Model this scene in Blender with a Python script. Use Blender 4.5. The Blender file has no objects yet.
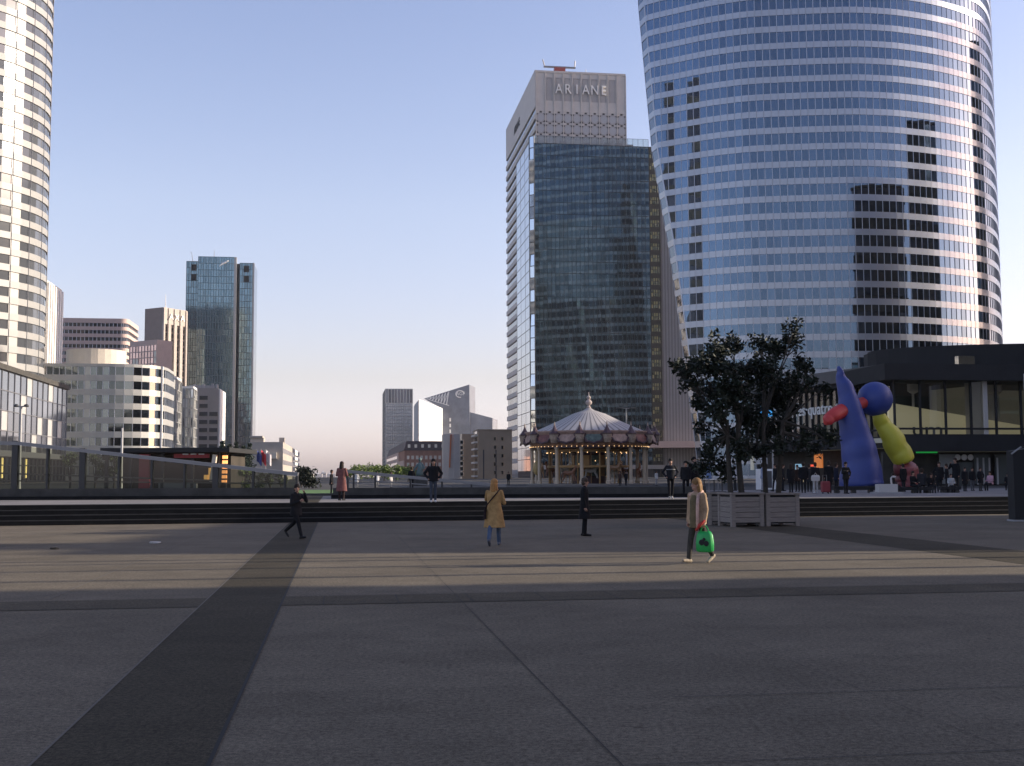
import bpy, bmesh, math, random
from mathutils import Vector, Matrix
R = math.radians
rnd = random.Random(11)
sc = bpy.context.scene
COL = sc.collection

# ------------------------------------------------------------------ camera
FPX, CAMZ, TH, ROLL = 1200.0, 1.75, math.atan(92 / 1200.0), R(-0.25)
CAM = Vector((0, 0, CAMZ))
MC = Matrix.Rotation(R(90) + TH, 3, 'X') @ Matrix.Rotation(ROLL, 3, 'Z')
cd = bpy.data.cameras.new('camera')
cam = bpy.data.objects.new('camera', cd)
COL.objects.link(cam)
cam.location = CAM
cam.rotation_mode = 'QUATERNION'
cam.rotation_quaternion = MC.to_quaternion()
cd.sensor_width = 36
cd.lens = FPX / 1024 * 36
cd.clip_start, cd.clip_end = 0.1, 20000
sc.camera = cam

def ray(px, py):
    return MC @ Vector(((px - 512) / FPX, (383 - py) / FPX, -1))
def at(px, py, Y):
    d = ray(px, py)
    return CAM + d * (Y / d.y)
def G(px, py, z=0.0):
    d = ray(px, py)
    return CAM + d * ((z - CAMZ) / d.z)
def proj(p):
    q = MC.transposed() @ (Vector(p) - CAM)
    return 512 + FPX * q.x / -q.z, 383 - FPX * q.y / -q.z
def solve(A, direc, px, lo=0.05, hi=400.0):
    f = lambda t: proj(A + direc * t)[0] - px
    a, b = f(lo), f(hi)
    if a * b > 0:
        return lo if abs(a) < abs(b) else hi
    for _ in range(60):
        m = (lo + hi) / 2
        if f(m) * a > 0: lo = m
        else: hi = m
    return (lo + hi) / 2

PHI = R(8.2)
AX = Vector((-math.sin(PHI), math.cos(PHI), 0))
RT = Vector((math.cos(PHI), math.sin(PHI), 0))
def grid(r, a, z=0.0):                      # metres right of / along the axis of the square
    p = RT * r + AX * a
    return Vector((p.x, p.y, z))

# ------------------------------------------------------------------ materials
def nodes_of(name):
    m = bpy.data.materials.new(name)
    m.use_nodes = True
    nt = m.node_tree
    return m, nt, nt.nodes['Principled BSDF']
def L(nt, a, b): nt.links.new(a, b)

def mat(name, col, rough=0.6, metal=0.0, var=0.0, scale=1.0, bump=0.0, spec=0.5, emit=None, estr=1.0, stretch=(1, 1, 1)):
    m, nt, b = nodes_of(name)
    b.inputs['Base Color'].default_value = (*col, 1)
    b.inputs['Roughness'].default_value = rough
    b.inputs['Metallic'].default_value = metal
    b.inputs['Specular IOR Level'].default_value = spec
    if emit:
        b.inputs['Emission Color'].default_value = (*emit, 1)
        b.inputs['Emission Strength'].default_value = estr
    if var or bump:
        tc = nt.nodes.new('ShaderNodeTexCoord')
        mp = nt.nodes.new('ShaderNodeMapping')
        mp.inputs['Scale'].default_value = stretch
        L(nt, tc.outputs['Object'], mp.inputs['Vector'])
        no = nt.nodes.new('ShaderNodeTexNoise')
        no.inputs['Scale'].default_value = scale
        no.inputs['Detail'].default_value = 6
        no.inputs['Roughness'].default_value = 0.65
        L(nt, mp.outputs[0], no.inputs['Vector'])
        if var:
            mr = nt.nodes.new('ShaderNodeMapRange')
            mr.inputs['From Min'].default_value = 0.3
            mr.inputs['From Max'].default_value = 0.7
            mr.inputs['To Min'].default_value = 1 - var
            mr.inputs['To Max'].default_value = 1 + var
            L(nt, no.outputs['Fac'], mr.inputs['Value'])
            mx = nt.nodes.new('ShaderNodeVectorMath')
            mx.operation = 'SCALE'
            mx.inputs[0].default_value = col
            L(nt, mr.outputs[0], mx.inputs['Scale'])
            L(nt, mx.outputs[0], b.inputs['Base Color'])
        if bump:
            bp = nt.nodes.new('ShaderNodeBump')
            bp.inputs['Strength'].default_value = bump
            bp.inputs['Distance'].default_value = 0.02
            L(nt, no.outputs['Fac'], bp.inputs['Height'])
            L(nt, bp.outputs[0], b.inputs['Normal'])
    return m

def facade_glass(name, col, rough=0.03, vary=0.25, blind=0.0, blindcol=(.55, .54, .48), metal=1.0):
    """Coated glazing: mirror-like, each pane a little different; some panes with a blind behind."""
    m, nt, b = nodes_of(name)
    b.inputs['Roughness'].default_value = rough
    b.inputs['Metallic'].default_value = metal
    ge = nt.nodes.new('ShaderNodeNewGeometry')
    mr = nt.nodes.new('ShaderNodeMapRange')
    mr.inputs['To Min'].default_value = 1 - vary
    mr.inputs['To Max'].default_value = 1 + vary
    L(nt, ge.outputs['Random Per Island'], mr.inputs['Value'])
    mx = nt.nodes.new('ShaderNodeVectorMath'); mx.operation = 'SCALE'
    mx.inputs[0].default_value = col
    L(nt, mr.outputs[0], mx.inputs['Scale'])
    out = mx.outputs[0]
    if blind:
        wn = nt.nodes.new('ShaderNodeTexWhiteNoise'); wn.noise_dimensions = '1D'
        L(nt, ge.outputs['Random Per Island'], wn.inputs['W'])
        lt = nt.nodes.new('ShaderNodeMath'); lt.operation = 'LESS_THAN'
        lt.inputs[1].default_value = blind
        L(nt, wn.outputs['Value'], lt.inputs[0])
        mix = nt.nodes.new('ShaderNodeMix'); mix.data_type = 'RGBA'
        L(nt, lt.outputs[0], mix.inputs[0])
        L(nt, out, mix.inputs[6])
        mix.inputs[7].default_value = (*blindcol, 1)
        L(nt, mix.outputs[2], b.inputs['Base Color'])
        sb = nt.nodes.new('ShaderNodeMath'); sb.operation = 'MULTIPLY_ADD'
        L(nt, lt.outputs[0], sb.inputs[0]); sb.inputs[1].default_value = -0.8 * metal; sb.inputs[2].default_value = metal
        L(nt, sb.outputs[0], b.inputs['Metallic'])
        rb = nt.nodes.new('ShaderNodeMath'); rb.operation = 'MULTIPLY_ADD'
        L(nt, lt.outputs[0], rb.inputs[0]); rb.inputs[1].default_value = 0.25; rb.inputs[2].default_value = rough
        L(nt, rb.outputs[0], b.inputs['Roughness'])
    else:
        L(nt, out, b.inputs['Base Color'])
    return m

def clear_glass(name, tint=(.8, .85, .82), refl=0.12):
    m = bpy.data.materials.new(name); m.use_nodes = True
    nt = m.node_tree; nt.nodes.clear()
    o = nt.nodes.new('ShaderNodeOutputMaterial')
    t = nt.nodes.new('ShaderNodeBsdfTransparent'); t.inputs[0].default_value = (*tint, 1)
    g = nt.nodes.new('ShaderNodeBsdfGlossy'); g.inputs['Roughness'].default_value = 0.02
    lw = nt.nodes.new('ShaderNodeLayerWeight'); lw.inputs['Blend'].default_value = 0.25
    ma = nt.nodes.new('ShaderNodeMath'); ma.operation = 'ADD'; ma.use_clamp = True
    L(nt, lw.outputs['Fresnel'], ma.inputs[0]); ma.inputs[1].default_value = refl
    mx = nt.nodes.new('ShaderNodeMixShader')
    L(nt, ma.outputs[0], mx.inputs[0]); L(nt, t.outputs[0], mx.inputs[1]); L(nt, g.outputs[0], mx.inputs[2])
    L(nt, mx.outputs[0], o.inputs[0])
    return m

def paving(name, col, var=0.62, grain=85.0, spots=0.17):
    m, nt, b = nodes_of(name)
    tc = nt.nodes.new('ShaderNodeTexCoord')
    def noise(scale, detail, lo, hi, rough=.6):
        n = nt.nodes.new('ShaderNodeTexNoise'); n.inputs['Scale'].default_value = scale
        n.inputs['Detail'].default_value = detail; n.inputs['Roughness'].default_value = rough
        L(nt, tc.outputs['Object'], n.inputs['Vector'])
        r = nt.nodes.new('ShaderNodeMapRange')
        r.inputs['From Min'].default_value = .3; r.inputs['From Max'].default_value = .7
        r.inputs['To Min'].default_value = lo; r.inputs['To Max'].default_value = hi
        L(nt, n.outputs['Fac'], r.inputs['Value'])
        return r.outputs[0], n.outputs['Fac']
    g, graw = noise(grain, 3, 1 - var, 1 + var, .8)
    s, _ = noise(grain * 0.27, 2, 1 - var * .6, 1 + var * .6, .7)
    l, _ = noise(0.35, 5, 1 - spots, 1 + spots)
    k, _ = noise(2.2, 4, 1 - spots * .6, 1 + spots * .6)
    def mul(a, c):
        x = nt.nodes.new('ShaderNodeMath'); x.operation = 'MULTIPLY'
        L(nt, a, x.inputs[0]); L(nt, c, x.inputs[1]); return x.outputs[0]
    # chewing gum spots and slab-to-slab tone
    vo = nt.nodes.new('ShaderNodeTexVoronoi'); vo.inputs['Scale'].default_value = 1.3; L(nt, tc.outputs['Object'], vo.inputs['Vector'])
    gm = nt.nodes.new('ShaderNodeMapRange'); gm.inputs['From Min'].default_value = .03; gm.inputs['From Max'].default_value = .05; gm.inputs['To Min'].default_value = .55; gm.inputs['To Max'].default_value = 1.0
    L(nt, vo.outputs['Distance'], gm.inputs['Value'])
    mpg = nt.nodes.new('ShaderNodeMapping'); mpg.vector_type = 'TEXTURE'; mpg.inputs['Rotation'].default_value = (0, 0, PHI); mpg.inputs['Location'].default_value = (1.7, 0, 0); L(nt, tc.outputs['Object'], mpg.inputs['Vector'])
    sn_ = nt.nodes.new('ShaderNodeVectorMath'); sn_.operation = 'SNAP'; sn_.inputs[1].default_value = (2.49, 1.03, 1); L(nt, mpg.outputs[0], sn_.inputs[0])
    wn_ = nt.nodes.new('ShaderNodeTexWhiteNoise'); wn_.noise_dimensions = '3D'; L(nt, sn_.outputs[0], wn_.inputs['Vector'])
    wr = nt.nodes.new('ShaderNodeMapRange'); wr.inputs['To Min'].default_value = .95; wr.inputs['To Max'].default_value = 1.05; L(nt, wn_.outputs['Value'], wr.inputs['Value'])
    f = mul(mul(mul(g, s), mul(l, k)), mul(gm.outputs[0], wr.outputs[0]))
    v = nt.nodes.new('ShaderNodeVectorMath'); v.operation = 'SCALE'
    v.inputs[0].default_value = col
    L(nt, f, v.inputs['Scale']); L(nt, v.outputs[0], b.inputs['Base Color'])
    b.inputs['Roughness'].default_value = 0.9
    b.inputs['Specular IOR Level'].default_value = 0.1
    bp = nt.nodes.new('ShaderNodeBump'); bp.inputs['Strength'].default_value = .35; bp.inputs['Distance'].default_value = .004
    L(nt, graw, bp.inputs['Height']); L(nt, bp.outputs[0], b.inputs['Normal'])
    return m

M = {}
M['pave'] = paving('granite paving', (.134, .113, .084))
M['pave_dark'] = paving('dark granite paving', (.058, .049, .034))
M['pave_band'] = paving('grey granite band', (.085, .071, .050))
M['joint'] = mat('paving joint', (.010, .010, .010), .9)
M['joint_pale'] = mat('pale mortar joint', (.125, .11, .09), .9)
M['terrace'] = paving('pale terrace paving', (.20, .19, .183), .2, 60)
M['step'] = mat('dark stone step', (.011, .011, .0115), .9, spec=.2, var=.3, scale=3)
M['ground'] = mat('distant ground', (.10, .10, .09), .9, var=.3, scale=.02)
M['grass'] = mat('lawn grass', (.07, .15, .03), .9, var=.3, scale=2)
M['grey_stone'] = mat('grey stone', (.07, .067, .062), .85, var=.3, scale=1.5, spec=.15)
M['alu'] = mat('white aluminium panel', (.37, .37, .355), .42, .2, var=.05, scale=.4)
M['alu_edf'] = mat('pale aluminium spandrel', (.40, .43, .49), .24, .42, var=.05, scale=.3)
M['alu_frame'] = mat('aluminium mullion', (.55, .57, .62), .4, .6)
M['white_wall'] = mat('white painted wall', (.76, .75, .72), .6, var=.06, scale=.3)
M['cream'] = mat('cream render', (.60, .54, .45), .8, var=.08, scale=.4)
M['beige'] = mat('beige render', (.46, .38, .30), .85, var=.1, scale=.3)
M['beige_grey'] = mat('beige grey concrete', (.40, .36, .32), .85, var=.1, scale=.3)
M['tan'] = mat('tan concrete', (.27, .21, .155), .85, var=.12, scale=.25)
M['pink'] = mat('pinkish stone', (.50, .38, .34), .8, var=.08, scale=.4)
M['brick'] = mat('red brick', (.27, .15, .115), .85, var=.15, scale=.6)
M['brown'] = mat('brown ribbed stone', (.24, .19, .165), .8, var=.1, scale=.3)
M['concrete'] = mat('pale concrete', (.50, .475, .45), .8, var=.07, scale=.25)
M['concrete_dim'] = mat('grey concrete', (.34, .33, .33), .8, var=.07, scale=.25)
M['dark_gap'] = mat('dark recess', (.035, .035, .04), .7)
M['black'] = mat('black cladding', (.014, .014, .015), .8, var=.2, scale=.5)
M['dark_metal'] = mat('dark metal', (.05, .05, .052), .45, .5)
M['grey_metal'] = mat('grey metal', (.22, .22, .23), .45, .6)
M['lamp_metal'] = mat('lamp post metal', (.30, .30, .30), .5, .3)
M['g_edf'] = facade_glass('blue office glass', (.100, .145, .21), .02, .14)
M['g_white'] = facade_glass('office glass with blinds', (.20, .22, .25), .05, .35, .30, (.62, .61, .55))
M['g_teal'] = facade_glass('teal office glass', (.18, .26, .30), .06, .22)
M['g_dark'] = facade_glass('dark green glass', (.25, .32, .33), .03, .25)
M['g_grey'] = facade_glass('grey office glass', (.28, .29, .31), .05, .3)
M['g_sky'] = facade_glass('pale mirror glass', (.47, .51, .56), .05, .06)
M['shade_pane'] = mat('dark strip glazing', (.035, .037, .04), .25)
M['g_pod'] = facade_glass('pale podium glass', (.42, .44, .47), .06, .22, .1, (.5, .5, .48))
M['g_small'] = facade_glass('small window glass', (.12, .125, .135), .08, .4)
M['g_yellow'] = facade_glass('yellow reflection glass', (.44, .38, .22), .08, .35, .35, (.40, .36, .19))  # reflection of a sunlit facade put into the pane colour
M['g_clear'] = clear_glass('clear glass')
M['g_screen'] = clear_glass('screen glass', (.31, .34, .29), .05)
M['g_mall'] = clear_glass('shop front glass', (.72, .73, .70), .10)

# ------------------------------------------------------------------ mesh builder
class MB:
    def __init__(s): s.v, s.f = [], []
    def add(s, vs, fs):
        o = len(s.v); s.v += [tuple(v) for v in vs]; s.f += [tuple(i + o for i in f) for f in fs]; return s
    def quad(s, a, b, c, d): return s.add([a, b, c, d], [(0, 1, 2, 3)])
    def box(s, x0, x1, y0, y1, z0, z1):
        return s.add([(x0, y0, z0), (x1, y0, z0), (x1, y1, z0), (x0, y1, z0), (x0, y0, z1), (x1, y0, z1), (x1, y1, z1), (x0, y1, z1)],
                     [(0, 3, 2, 1), (4, 5, 6, 7), (0, 1, 5, 4), (1, 2, 6, 5), (2, 3, 7, 6), (3, 0, 4, 7)])
    def loft(s, polys, cap=True):
        n = len(polys[0]); vs = [p for q in polys for p in q]; fs = []
        for k in range(len(polys) - 1):
            for i in range(n):
                j = (i + 1) % n
                fs.append((k * n + i, k * n + j, (k + 1) * n + j, (k + 1) * n + i))
        if cap:
            fs.append(tuple(reversed(range(n)))); fs.append(tuple(range((len(polys) - 1) * n, len(polys) * n)))
        return s.add(vs, fs)
    def prism(s, poly, z0, z1, cap=True):
        return s.loft([[(p[0], p[1], z0) for p in poly], [(p[0], p[1], z1) for p in poly]], cap)
    def bar(s, p, q, w, h=None, up=(0, 0, 1)):
        p, q = Vector(p), Vector(q); h = h or w
        d = (q - p).normalized(); up = Vector(up)
        if abs(d.dot(up)) > .98: up = Vector((0, 1, 0))
        x = d.cross(up).normalized() * (w / 2); y = x.cross(d).normalized() * (h / 2)
        return s.loft([[p - x - y, p + x - y, p + x + y, p - x + y], [q - x - y, q + x - y, q + x + y, q - x + y]])
    def tube(s, pts, rad, n=8, cap=True):
        pts = [Vector(p) for p in pts]
        if not isinstance(rad, (list, tuple)): rad = [rad] * len(pts)
        polys = []; ref = None
        for i, p in enumerate(pts):
            d = (pts[min(i + 1, len(pts) - 1)] - pts[max(i - 1, 0)]).normalized()
            if ref is None:
                ref = d.cross(Vector((0, 0, 1)) if abs(d.z) < .9 else Vector((1, 0, 0))).normalized()
            ref = (ref - d * ref.dot(d)).normalized(); o = d.cross(ref)
            polys.append([p + (ref * math.cos(t) + o * math.sin(t)) * rad[i] for t in [2 * math.pi * k / n for k in range(n)]])
        return s.loft(polys, cap)
    def lathe(s, prof, n=16, c=(0, 0, 0), a0=0.0):
        return s.loft([[(c[0] + r * math.cos(a0 + 2 * math.pi * k / n), c[1] + r * math.sin(a0 + 2 * math.pi * k / n), c[2] + z) for k in range(n)] for r, z in prof])
    def ell(s, c, r, nu=12, nv=8, rot=None):
        vs = []; c = Vector(c)
        if not isinstance(r, (list, tuple)): r = (r, r, r)
        polys = []
        for j in range(1, nv):
            t = math.pi * j / nv
            ring = []
            for k in range(nu):
                a = 2 * math.pi * k / nu
                p = Vector((r[0] * math.sin(t) * math.cos(a), r[1] * math.sin(t) * math.sin(a), -r[2] * math.cos(t)))
                if rot: p = rot @ p
                ring.append(c + p)
            polys.append(ring)
        top, bot = Vector((0, 0, r[2])), Vector((0, 0, -r[2]))
        if rot: top, bot = rot @ top, rot @ bot
        o = len(s.v); n = nu
        s.v += [tuple(p) for q in polys for p in q] + [tuple(c + bot), tuple(c + top)]
        m = len(polys); ib, it = o + m * n, o + m * n + 1
        for k in range(m - 1):
            for i in range(n):
                j = (i + 1) % n
                s.f.append((o + k * n + i, o + k * n + j, o + (k + 1) * n + j, o + (k + 1) * n + i))
        for i in range(n):
            j = (i + 1) % n
            s.f.append((ib, o + j, o + i)); s.f.append((it, o + (m - 1) * n + i, o + (m - 1) * n + j))
        return s
    def cap(s, a, b, ra, rb, n=10):           # rounded cone
        a, b = Vector(a), Vector(b)
        s.tube([a, b], [ra, rb], n); s.ell(a, ra, n, 6); s.ell(b, rb, n, 6); return s
    def mesh(s, name, m):
        me = bpy.data.meshes.new(name); me.from_pydata(s.v, [], s.f)
        if m: me.materials.append(m)
        me.update(); return me
    def build(s, name, m, parent=None, smooth=False, loc=None):
        me = s.mesh(name, m)
        if smooth:
            me.polygons.foreach_set('use_smooth', [True] * len(me.polygons))
        o = bpy.data.objects.new(name, me); COL.objects.link(o)
        if parent: o.parent = parent
        if loc is not None: o.location = loc
        return o

def tag(o, label=None, cat=None, group=None, kind=None):
    if label: o['label'] = label
    if cat: o['category'] = cat
    if group: o['group'] = group
    if kind: o['kind'] = kind
    return o
def thing(name, label, cat, loc=(0, 0, 0), rz=0.0, group=None):
    o = bpy.data.objects.new(name, None); COL.objects.link(o)
    o.location = loc; o.rotation_euler = (0, 0, rz); o.empty_display_size = .5
    return tag(o, label, cat, group)
def struct(name, mb, m, label=None):
    o = mb.build(name, m); o['kind'] = 'structure'
    if label: o['label'] = label
    return o
def copy_tree(o, parent=None):
    c = o.copy(); COL.objects.link(c)
    if parent: c.parent = parent
    for ch in list(o.children): copy_tree(ch, c)
    return c
def text(body, size, m, parent, mx, name='letter', ext=.02, align='CENTER', sx=1.0):
    cu = bpy.data.curves.new(name, 'FONT'); cu.body = body; cu.size = size; cu.extrude = ext
    cu.align_x = align; cu.align_y = 'CENTER'; cu.resolution_u = 3
    t = bpy.data.objects.new(name, cu); COL.objects.link(t)
    dg = bpy.context.evaluated_depsgraph_get(); dg.update()
    me = bpy.data.meshes.new_from_object(t.evaluated_get(dg))
    bpy.data.objects.remove(t); me.materials.clear(); me.materials.append(m)
    me.transform(mx @ Matrix.Diagonal((sx, 1, 1, 1)))
    o = bpy.data.objects.new(name, me); COL.objects.link(o); o.parent = parent
    return o
def frame(O, u, n):                           # matrix: text x along u, text y up, text z along n
    m = Matrix.Identity(4)
    for i, a in enumerate((Vector(u), Vector((0, 0, 1)), Vector(n))):
        for k in range(3): m[k][i] = a[k]
    m.translation = Vector(O); return m

# ------------------------------------------------------------------ world and sun
SUN_AZ, SUN_EL = R(8.0), R(17.0)             # azimuth measured from +X towards +Y
SD = Vector((math.cos(SUN_EL) * math.cos(SUN_AZ), math.cos(SUN_EL) * math.sin(SUN_AZ), math.sin(SUN_EL)))
w = bpy.data.worlds.new('World'); sc.world = w; w.use_nodes = True
nt = w.node_tree; bg = nt.nodes['Background']
sky = nt.nodes.new('ShaderNodeTexSky'); sky.sky_type = 'NISHITA'; sky.sun_disc = False
sky.sun_elevation = SUN_EL; sky.sun_rotation = R(90) - SUN_AZ
sky.altitude = 50; sky.air_density = 1.0; sky.dust_density = 1.3; sky.ozone_density = 1.0
tcw = nt.nodes.new('ShaderNodeTexCoord'); sepw = nt.nodes.new('ShaderNodeSeparateXYZ'); L(nt, tcw.outputs['Generated'], sepw.inputs[0])
tint = nt.nodes.new('ShaderNodeValToRGB'); L(nt, sepw.outputs['Z'], tint.inputs[0])     # evening air: rosy low down
cr = tint.color_ramp
for k, (z_, c_) in enumerate(((.02, (1.12, 1.05, 1.58)), (.08, (1.03, .85, .98)), (.22, (1.21, 1.0, 1.06)), (.37, (1.13, .965, 1.07)))):
    e_ = cr.elements[k] if k < 2 else cr.elements.new(z_)
    e_.position = z_; e_.color = (*c_, 1)
mulw = nt.nodes.new('ShaderNodeMix'); mulw.data_type = 'RGBA'; mulw.blend_type = 'MULTIPLY'; mulw.inputs[0].default_value = 1
L(nt, sky.outputs[0], mulw.inputs[6]); L(nt, tint.outputs[0], mulw.inputs[7])
L(nt, mulw.outputs[2], bg.inputs[0]); bg.inputs[1].default_value = 0.15
sl = bpy.data.lights.new('sun', 'SUN'); sl.energy = 5.0; sl.angle = R(.5); sl.color = (1, .88, .72)
so = bpy.data.objects.new('sun', sl); COL.objects.link(so)
so.rotation_mode = 'QUATERNION'; so.rotation_quaternion = (-SD).to_track_quat('-Z', 'Y')
so.location = (60, 0, 60)
sc.view_settings.view_transform = 'Standard'; sc.view_settings.look = 'None'
sc.view_settings.exposure = 0.68; sc.view_settings.gamma = 1

# ------------------------------------------------------------------ ground
ZP = 0.72                                     # level of the upper terrace
mb = MB(); mb.quad((-2500, -800, -3), (2500, -800, -3), (2500, 2600, -3), (-2500, 2600, -3))
struct('ground', mb, M['ground'])
A0, A1 = G(0, 526), G(974, 514.5)             # foot of the steps
sd = (A1 - A0); sd.z = 0; sd.normalize(); sn = Vector((-sd.y, sd.x, 0))
def st(t, n, z=0.0):
    p = A0 + sd * t + sn * n; return Vector((p.x, p.y, z))
E0, E1 = st(-120, .3), st(140, .3)
mb = MB(); mb.add([(-160, -80, 0), (160, -80, 0), (E1.x, E1.y, 0), (E0.x, E0.y, 0)], [(0, 1, 2, 3)])
struct('plaza_paving', mb, M['pave'])
def clip_strip(r0, r1, a0, a1, z):
    return [grid(r0, a0, z), grid(r1, a0, z), grid(r1, a1, z), grid(r0, a1, z)]
def axis_end(r):                              # where a line along the axis meets the steps
    # solve grid(r,a) on the step line
    p = grid(r, 0); d = AX; q = A0 - p
    return (q.dot(sn)) / d.dot(sn)
def axis_strip(mb, r0, r1, a0, z):
    return mb.quad(grid(r0, a0, z), grid(r1, a0, z), grid(r1, axis_end(r1), z), grid(r0, axis_end(r0), z))
mb = MB(); axis_strip(mb, -1.84, -.78, -10, .004); struct('paving_strip', mb, M['pave_dark'])
mb = MB(); axis_strip(mb, 13.0, 15.2, -10, .004); struct('paving_strip', mb, M['pave_dark'])
mb = MB()
mb.quad(*clip_strip(-60, -1.84, 16.7, 17.9, .004)); mb.quad(*clip_strip(-.78, 13.0, 16.7, 17.9, .004)); mb.quad(*clip_strip(15.2, 60, 16.7, 17.9, .004))
struct('paving_strip', mb, M['pave_band'])
mb = MB()
for r, ww in ((-.772, .028), (1.7, .008), (4.2, .004), (6.8, .003)): axis_strip(mb, r - ww / 2, r + ww / 2, -5, .008)
for a, r0, r1, ww in ((16.7, -60, -1.85, .02), (16.7, -.76, 13, .02), (17.9, -.76, 13, .018), (9.3, 2.6, 7.5, .012), (7.2, 1.75, 9, .010), (33.0, -40, -1.9, .03), (33.0, -.7, 40, .03)):
    mb.quad(*clip_strip(r0, r1, a - ww / 2, a + ww / 2, .0085))
for k in range(14):
    r = -.2 + k * 1.03
    if k > 3 : r += .01
    mb.quad(*clip_strip(r - .006, r + .006, 16.72, 17.88, .0075))
struct('paving_joint', mb, M['joint'])
mb = MB()
axis_strip(mb, -1.856, -1.84, -5, .008); axis_strip(mb, -4.113, -4.093, 18.2, .008)
axis_strip(mb, -9.3, -9.27, 18.2, .008)
struct('paving_joint', mb, M['joint_pale'])
# four dark steps up to the terrace
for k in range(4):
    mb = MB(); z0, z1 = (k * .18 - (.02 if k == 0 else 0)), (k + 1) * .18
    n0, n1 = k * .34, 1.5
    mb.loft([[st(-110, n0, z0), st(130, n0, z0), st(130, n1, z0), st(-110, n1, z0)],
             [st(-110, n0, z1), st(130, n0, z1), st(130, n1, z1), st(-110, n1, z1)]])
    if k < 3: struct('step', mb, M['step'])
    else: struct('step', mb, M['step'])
mb = MB()
for k in range(4):
    n0, z1 = k * .34, (k + 1) * .18
    mb.loft([[st(-110, n0 - .006, z1 - .03), st(130, n0 - .006, z1 - .03), st(130, n0 + .07, z1 - .03), st(-110, n0 + .07, z1 - .03)],
             [st(-110, n0 - .006, z1 + .003), st(130, n0 - .006, z1 + .003), st(130, n0 + .07, z1 + .003), st(-110, n0 + .07, z1 + .003)]])
struct('step_nosing', mb, mat('paler step nosing', (.026, .025, .024), .8, var=.55, scale=1.3))  # nosing strips somewhat paler than the steps, tone uneven along them
mb = MB(); mb.quad(st(-110, 1.10, ZP + .004), st(130, 1.10, ZP + .004), st(130, 26, ZP + .004), st(-110, 26, ZP + .004))
struct('terrace_paving', mb, M['terrace'])
mb = MB(); mb.quad(st(-300, 1.2, ZP), st(400, 1.2, ZP), st(400, 900, ZP), st(-300, 900, ZP))
struct('upper_plaza', mb, M['grey_stone'])
mb = MB()
mb.quad(*[Vector((p.x, p.y, ZP + .008)) for p in (grid(-1.84, axis_end(-1.84) + 1.1), grid(-.78, axis_end(-.78) + 1.1), grid(-.78, 62), grid(-1.84, 62))])
struct('paving_strip', mb, M['pave_dark'])
mb = MB(); g0, g1, g2, g3 = at(286, 480, 66), at(333, 480, 66), at(333, 480, 86), at(286, 480, 86); mb.prism([(g0.x, g0.y), (g1.x, g1.y), (g2.x, g2.y), (g3.x, g3.y)], ZP, ZP + .03); struct('lawn', mb, M['grass'])['kind'] = 'stuff'

# ------------------------------------------------------------------ building helpers
class Face:
    def __init__(s, O, u, n, wid): s.O, s.u, s.n, s.w = Vector(O), Vector(u), Vector(n), wid
    def p(s, a, z, o=0.0): q = s.O + s.u * a + s.n * o; return Vector((q.x, q.y, z))
    def box(s, mb, a0, a1, z0, z1, o0, o1):
        mb.loft([[s.p(a0, z0, o0), s.p(a1, z0, o0), s.p(a1, z0, o1), s.p(a0, z0, o1)],
                 [s.p(a0, z1, o0), s.p(a1, z1, o0), s.p(a1, z1, o1), s.p(a0, z1, o1)]]); return mb
    def pane(s, mb, a0, a1, z0, z1, o, tilt=.004):
        j = [rnd.uniform(-tilt, tilt) for _ in range(3)]
        mb.quad(s.p(a0, z0, o + j[0]), s.p(a1, z0, o + j[1]), s.p(a1, z1, o + j[2]), s.p(a0, z1, o + j[2] + j[0] - j[1]))
def faces(w_, d_):
    return dict(front=Face((0, 0, 0), (1, 0, 0), (0, -1, 0), w_), right=Face((w_, 0, 0), (0, 1, 0), (1, 0, 0), d_),
                left=Face((0, d_, 0), (0, -1, 0), (-1, 0, 0), d_), back=Face((w_, d_, 0), (-1, 0, 0), (0, 1, 0), w_))
def plot(name, label, pl, pr, pt, Y, ps=None, depth=25.0, cat='building', rot=PHI, group=None):
    """Root at the front left base corner; returns root, width, depth, height."""
    A = at(pl, pt, Y); h = A.z; A = Vector((A.x, A.y, A.z))
    rr = Vector((math.cos(rot), math.sin(rot), 0)); aa = Vector((-math.sin(rot), math.cos(rot), 0))
    wd = solve(A, rr, pr)
    d = depth
    if ps is not None:
        d = solve(A + rr * wd, aa, ps) if ps > pr else solve(A, aa, ps)
    return thing(name, label, cat, (A.x, A.y, 0), rot, group), wd, d, h
def offs(poly, o):                            # inward offset of a ccw polygon
    n = len(poly); out = []
    for i in range(n):
        p0, p1, p2 = Vector(poly[i - 1][:2]), Vector(poly[i][:2]), Vector(poly[(i + 1) % n][:2])
        d = ((p1 - p0).normalized() + (p2 - p1).normalized())
        d = d.normalized() if d.length > 1e-6 else (p2 - p1).normalized()
        out.append(p1 + Vector((-d.y, d.x)) * o)
    return out
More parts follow.
